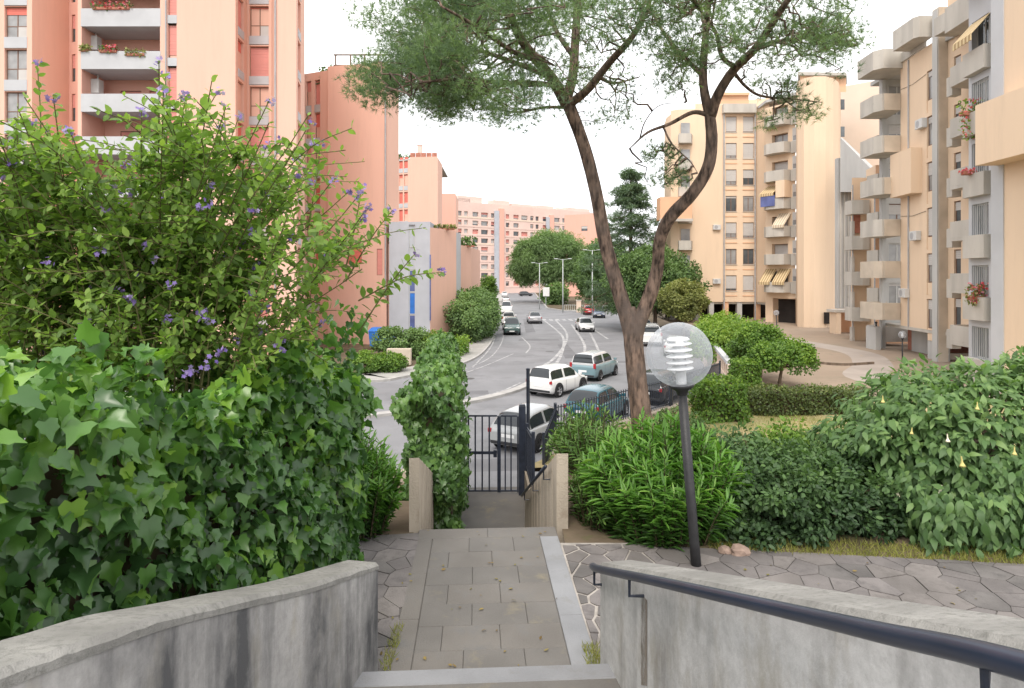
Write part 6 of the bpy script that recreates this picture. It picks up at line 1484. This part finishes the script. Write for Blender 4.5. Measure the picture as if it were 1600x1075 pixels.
def globe_lamp(label, base, top, gr, pr, rings=5, louv=True):
    t = thing('globe_lamp', label, 'lamp', base, 0, 'globe lamps of the garden'); b, tp = Vector(base), Vector(top); ax_ = (tp-b).normalized()
    q = MB(); q.tube([b-ax_*.1, b+ax_*.25, tp], [pr*1.15, pr*1.05, pr], 16); q.build('post', m_post, t, None, True)
    R = ax_.to_track_quat('Z', 'Y').to_matrix().to_4x4(); Mt = Matrix.Translation(tp) @ R
    q = MB(); q.lathe([(pr*1.02, -.07), (pr*1.35, -.03), (gr*.36, 0), (gr*.40, .02), (gr*.30, .03), (0, .03)], 20); q.build('collar', m_post, t, Mt, True)
    cz = .02+gr*.94; q = MB(); q.lathe([(gr*math.sin(a), cz-gr*math.cos(a)) for a in np.linspace(.36, math.pi, 26)], 40); gl = q.build('globe', m_globe, t, Mt, True)
    if louv:
        q = MB(); q.lathe([(gr*.16, .03), (gr*.16, cz+gr*.36)], 14); lam = q.build('lamp_core', m_louv, t, Mt, True)
        for k in range(rings):
            z = cz-gr*.42+k*gr*.19; q = MB(); q.lathe([(gr*.20, z+gr*.08), (gr*.41, z), (gr*.40, z-gr*.03), (gr*.19, z+gr*.05)], 22); q.build('louvre', m_louv, lam, Mt, True)
        q = MB(); q.lathe([(0, cz+gr*.56), (gr*.30, cz+gr*.52), (gr*.37, cz+gr*.45), (.0, cz+gr*.43)], 22); q.build('louvre_cap', m_louv, lam, Mt, True)
    return t
globe_lamp('leaning globe lamp on a dark post above the stair handrail', (1.656, 5.75, PATH-.02), (1.525, 5.75, -1.0), .29, .042)
globe_lamp('small globe lamp on the courtyard in front of the pillars', (Xp(1410, 37), 37, YARD), (Xp(1410, 37), 37, Zp(529, 37)), .21, .035, 3, True)
globe_lamp('tiny globe lamp before the dark garage of the rounded block', (Xp(1214, 58), 58, YARD), (Xp(1213, 58), 58, Zp(493, 58)), .24, .04, 3, False)
q = MB(); q.tube([(Xp(1369, 44), 44, YARD-.02), (Xp(1369, 44), 44, Zp(505, 44))], .05, 8); q.lathe([(.09, 0), (.10, .05), (0, .12)], 8, c=(Xp(1369, 44), 44, Zp(505, 44))); tag(q.build('yard_post', m_post), 'dark post on the courtyard before the corner balconies', 'post')
for px, y0, Y, lab in ((843, 411, 118, 'double-arm street lamp beside the white sign board'), (879.5, 405, 108, 'double-arm street lamp in the middle of the far traffic island'), (925.5, 391, 100, 'tallest double-arm street lamp next to the red car')):
    x = Xp(px, Y); t = thing('street_lamp', lab, 'street lamp', (x, Y, ROAD), 0, 'double-arm street lamps'); zt = Zp(y0, Y)
    q = MB(); q.tube([(x, Y, ROAD-.05), (x, Y, zt)], [.11, .06], 8); q.build('pole', m_metal, t, None, True)
    for s in (1, -1):
        q = MB(); q.tube([(x+.05*s, Y, zt-.1), (x+.9*s, Y, zt+.05)], .035, 6); a_ = q.build('arm', m_metal, t)
        q = MB(); q.cbox(min(x+.85*s, x+1.5*s), max(x+.85*s, x+1.5*s), Y-.15, Y+.15, zt, zt+.13, .03); q.build('lamp_head', m_metal, a_)
t = thing('sign_board', 'white rectangular sign board on a pole before the far umbrella pine', 'sign', (Xp(853, 122), 122, ROAD))
q = MB(); q.cbox(Xp(848.5, 122), Xp(858.5, 122), 121.95, 122.05, Zp(463, 122), Zp(449, 122), .02); q.build('board', m_plate, t)
q = MB(); q.tube([(Xp(853, 122), 122.1, ROAD), (Xp(853, 122), 122.1, Zp(451, 122))], .05, 6); q.build('pole', m_metal, t)
t = thing('guard_railing', 'pale upright railing round the far traffic island', 'railing', (8, 113.6, ROAD))
for z in (.15, 1.05): q = MB(); q.tube([(9.3, 113.2, ROAD+z), (17, 109.8, ROAD+z)], .03, 6); q.build('rail', m_metal, t)
for i in range(24):
    u = i/23; q = MB(); q.tube([(9.3+7.7*u, 113.2-3.4*u, ROAD), (9.3+7.7*u, 113.2-3.4*u, ROAD+1.1)], .03, 5); q.build('bar', m_metal, t)
t = thing('utility_cabinet', 'pale utility cabinet standing beside the red car', 'cabinet', (Xp(904, 108), 108, ROAD))
q = MB(); q.cbox(Xp(901, 108), Xp(908, 108), 108, 108.6, ROAD, Zp(470, 108), .03); q.build('body', m_cream, t); q = MB(); q.box(Xp(900.4, 108), Xp(908.6, 108), 107.93, 108.67, Zp(470, 108)+.002, Zp(468.8, 108)); q.build('lid', m_conc, t)
t = thing('blue_container', 'bright blue container below the shaded window of the low block', 'container', (Xp(595, 54), 54, ROAD))
q = MB(); q.add([(Xp(578, 54), 54, ROAD+.25), (Xp(612, 54), 54, ROAD+.25), (Xp(612, 54), 55.3, ROAD+.25), (Xp(578, 54), 55.3, ROAD+.25), (Xp(576, 54), 53.9, ROAD+1.5), (Xp(613, 54), 53.9, ROAD+1.5), (Xp(613, 54), 55.4, ROAD+1.5), (Xp(576, 54), 55.4, ROAD+1.5)], [(0,3,2,1),(4,5,6,7),(0,1,5,4),(1,2,6,5),(2,3,7,6),(3,0,4,7)]); q.build('body', m_blue, t)
q = MB(); q.add([(Xp(575, 54), 53.85, ROAD+1.51), (Xp(614, 54), 53.85, ROAD+1.51), (Xp(614, 54), 55.45, ROAD+1.51), (Xp(575, 54), 55.45, ROAD+1.51), (Xp(579, 54), 54.3, ROAD+1.8), (Xp(610, 54), 54.3, ROAD+1.8), (Xp(610, 54), 55.1, ROAD+1.8), (Xp(579, 54), 55.1, ROAD+1.8)], [(0,3,2,1),(4,5,6,7),(0,1,5,4),(1,2,6,5),(2,3,7,6),(3,0,4,7)]); q.build('lid', m_blue, t)
for px in (581, 608): q = MB(); q.lathe([(0, -.05), (.12, -.05), (.12, .05), (0, .05)], 10, axis='Y', c=(Xp(px, 54), 54.3, ROAD+.12)); q.build('wheel', m_rub, t)
for k, (px0, px1, y0, y1, Y) in enumerate(((604, 642, 545, 572, 44.5),)):
    q = MB(); q.cbox(Xp(px0, Y), Xp(px1, Y), Y, Y+.4, ROAD-.02, Zp(y0, Y), .03); tag(q.build('stone_wall', m_tan), 'low grey stone wall above the road kerb beside the ivy mass', 'wall')
def rock(label, c, s, seed):
    bm = bmesh.new(); bmesh.ops.create_icosphere(bm, subdivisions=2, radius=1); g = random.Random(seed)
    for v in bm.verts: v.co = Vector((v.co.x*s[0], v.co.y*s[1], v.co.z*s[2]))*g.uniform(.78, 1.12)
    me = bpy.data.meshes.new('rock'); bm.to_mesh(me); bm.free(); me.materials.append(m_rock); tag(inst('rock', me, None, Matrix.Translation(c)), label, 'rock')
rock('pinkish rock at the foot of the dark shrub', (2.12, 5.98, PATH+.02), (.10, .07, .07), 1)
rock('small rock lying against the pinkish one beside the dark shrub', (2.0, 6.02, PATH+.01), (.07, .06, .05), 2)
rock('small upright pinkish stone where the ivy hedge ends', (-1.50, 4.80, PATH+.22), (.045, .045, .33), 3)
# things on balconies
def pot_plant(label, c, w, m, n=220, size=.16, h=.5, flowers=None, hangs=0.0):
    t = thing('balcony_plant', label, 'plant', c, 0, 'plants on the balconies')
    q = MB(); q.cbox(c[0]-w/2, c[0]+w/2, c[1]-.12, c[1]+.12, c[2], c[2]+.2, .02); q.build('planter', m_brickr, t)
    p = np.array(c)+np.stack([rng.uniform(-w*.55, w*.55, n), rng.normal(0, .12, n)-hangs*.1, rng.uniform(.1-hangs, .2+h, n)], 1)
    foliage(t, OVATE, p, rand_dir(n), outdir(rand_dir(n), .6, .4), size*rng.uniform(.6, 1.2, n), rng.random(n), m)
    if flowers: 
        k_ = n//2; p2 = np.array(c)+np.stack([rng.uniform(-w*.5, w*.5, k_), rng.normal(-.1, .1, k_), rng.uniform(.15-hangs, .3+h, k_)], 1)
        foliage(t, star, p2, rand_dir(k_), outdir(rand_dir(k_), .3, .4), size*.9*rng.uniform(.6, 1.2, k_), rng.random(k_), flowers, name='blossom')
yb = 45.62
for px, py, lab, mm, w, fl in ((170, 77, 'red and violet flowers on the second white balcony from the top', lf_tree, 1.2, lf_geran), (212, 82, 'pale trailing plant on the second white balcony from the top', lf_olive, 1.3, None), (133, 75, 'dry plant at the corner of the second white balcony', lf_olive, .5, None), (175, 10, 'plants with pink flowers on the topmost white balcony', lf_tree, 2.6, lf_geran)):
    pot_plant(lab, (Xp(px, yb), yb-.02+.0, Zp(py+5, yb)-.05), w, mm, 160, .2, .28, fl, .1)
for px, py, lab in ((147, 66, 'white boiler box on the second balcony from the top'), (150, 133, 'white boiler box on the third balcony from the top')):
    x = Xp(px, 47); z = Zp(py, 47); t = thing('boiler_box', lab, 'box', (x, 47, z-.6), 0, 'boiler boxes on balconies')
    q = MB(); q.cbox(x-.45, x+.45, 46.6, 47.2, z-.7, z+.35, .03); q.build('cabinet', m_wframe, t); q = MB(); q.tube([(x+.2, 46.9, z+.35), (x+.2, 46.9, z+1.0)], .06, 8); q.build('flue', m_wframe, t)
pot_plant('bushy trailing plant on the lowest barred balcony of the courtyard block', (21.1, 29.1, zd[4]+1.0-.15), .7, lf_olive, 260, .16, .5, lf_geran, .25)
pot_plant('dark red potted plant on a barred balcony ledge', (21.0, 29.5, zd[2]+.95), .5, lf_geran, 90, .12, .1)
pot_plant('flowering creeper hanging from the barred balcony below the striped awning', (21.2, 29.7, zd[1]+1.0-.1), .8, lf_brite, 240, .15, .5, lf_geran, 1.2)
pot_plant('leafy plant on the roof terrace of the plain salmon tower', (-17.0, 60.3, 18.6), 2.2, lf_tree, 400, .3, .9, None, 1.2)
pot_plant('green planting on the roof edge of the low block', (Xp(690, 60.2), 60.2, 4.3), 2.4, lf_olive, 260, .25, .3)
pot_plant('small tree-like planting on the lowest roof of the low block', (Xp(728, 67), 67, 3.0), 1.8, lf_tree, 300, .3, .8)
pot_plant('planting on the narrow ledge beside the pale blue shaft', (Xp(602, 58.8), 58.6, 2.88), 1.4, lf_tree, 200, .25, .7)
pot_plant('roof garden on the tiled salmon tower', (Xp(628, 112), 112, 20.0), 3.0, lf_tree, 300, .4, 1.0)
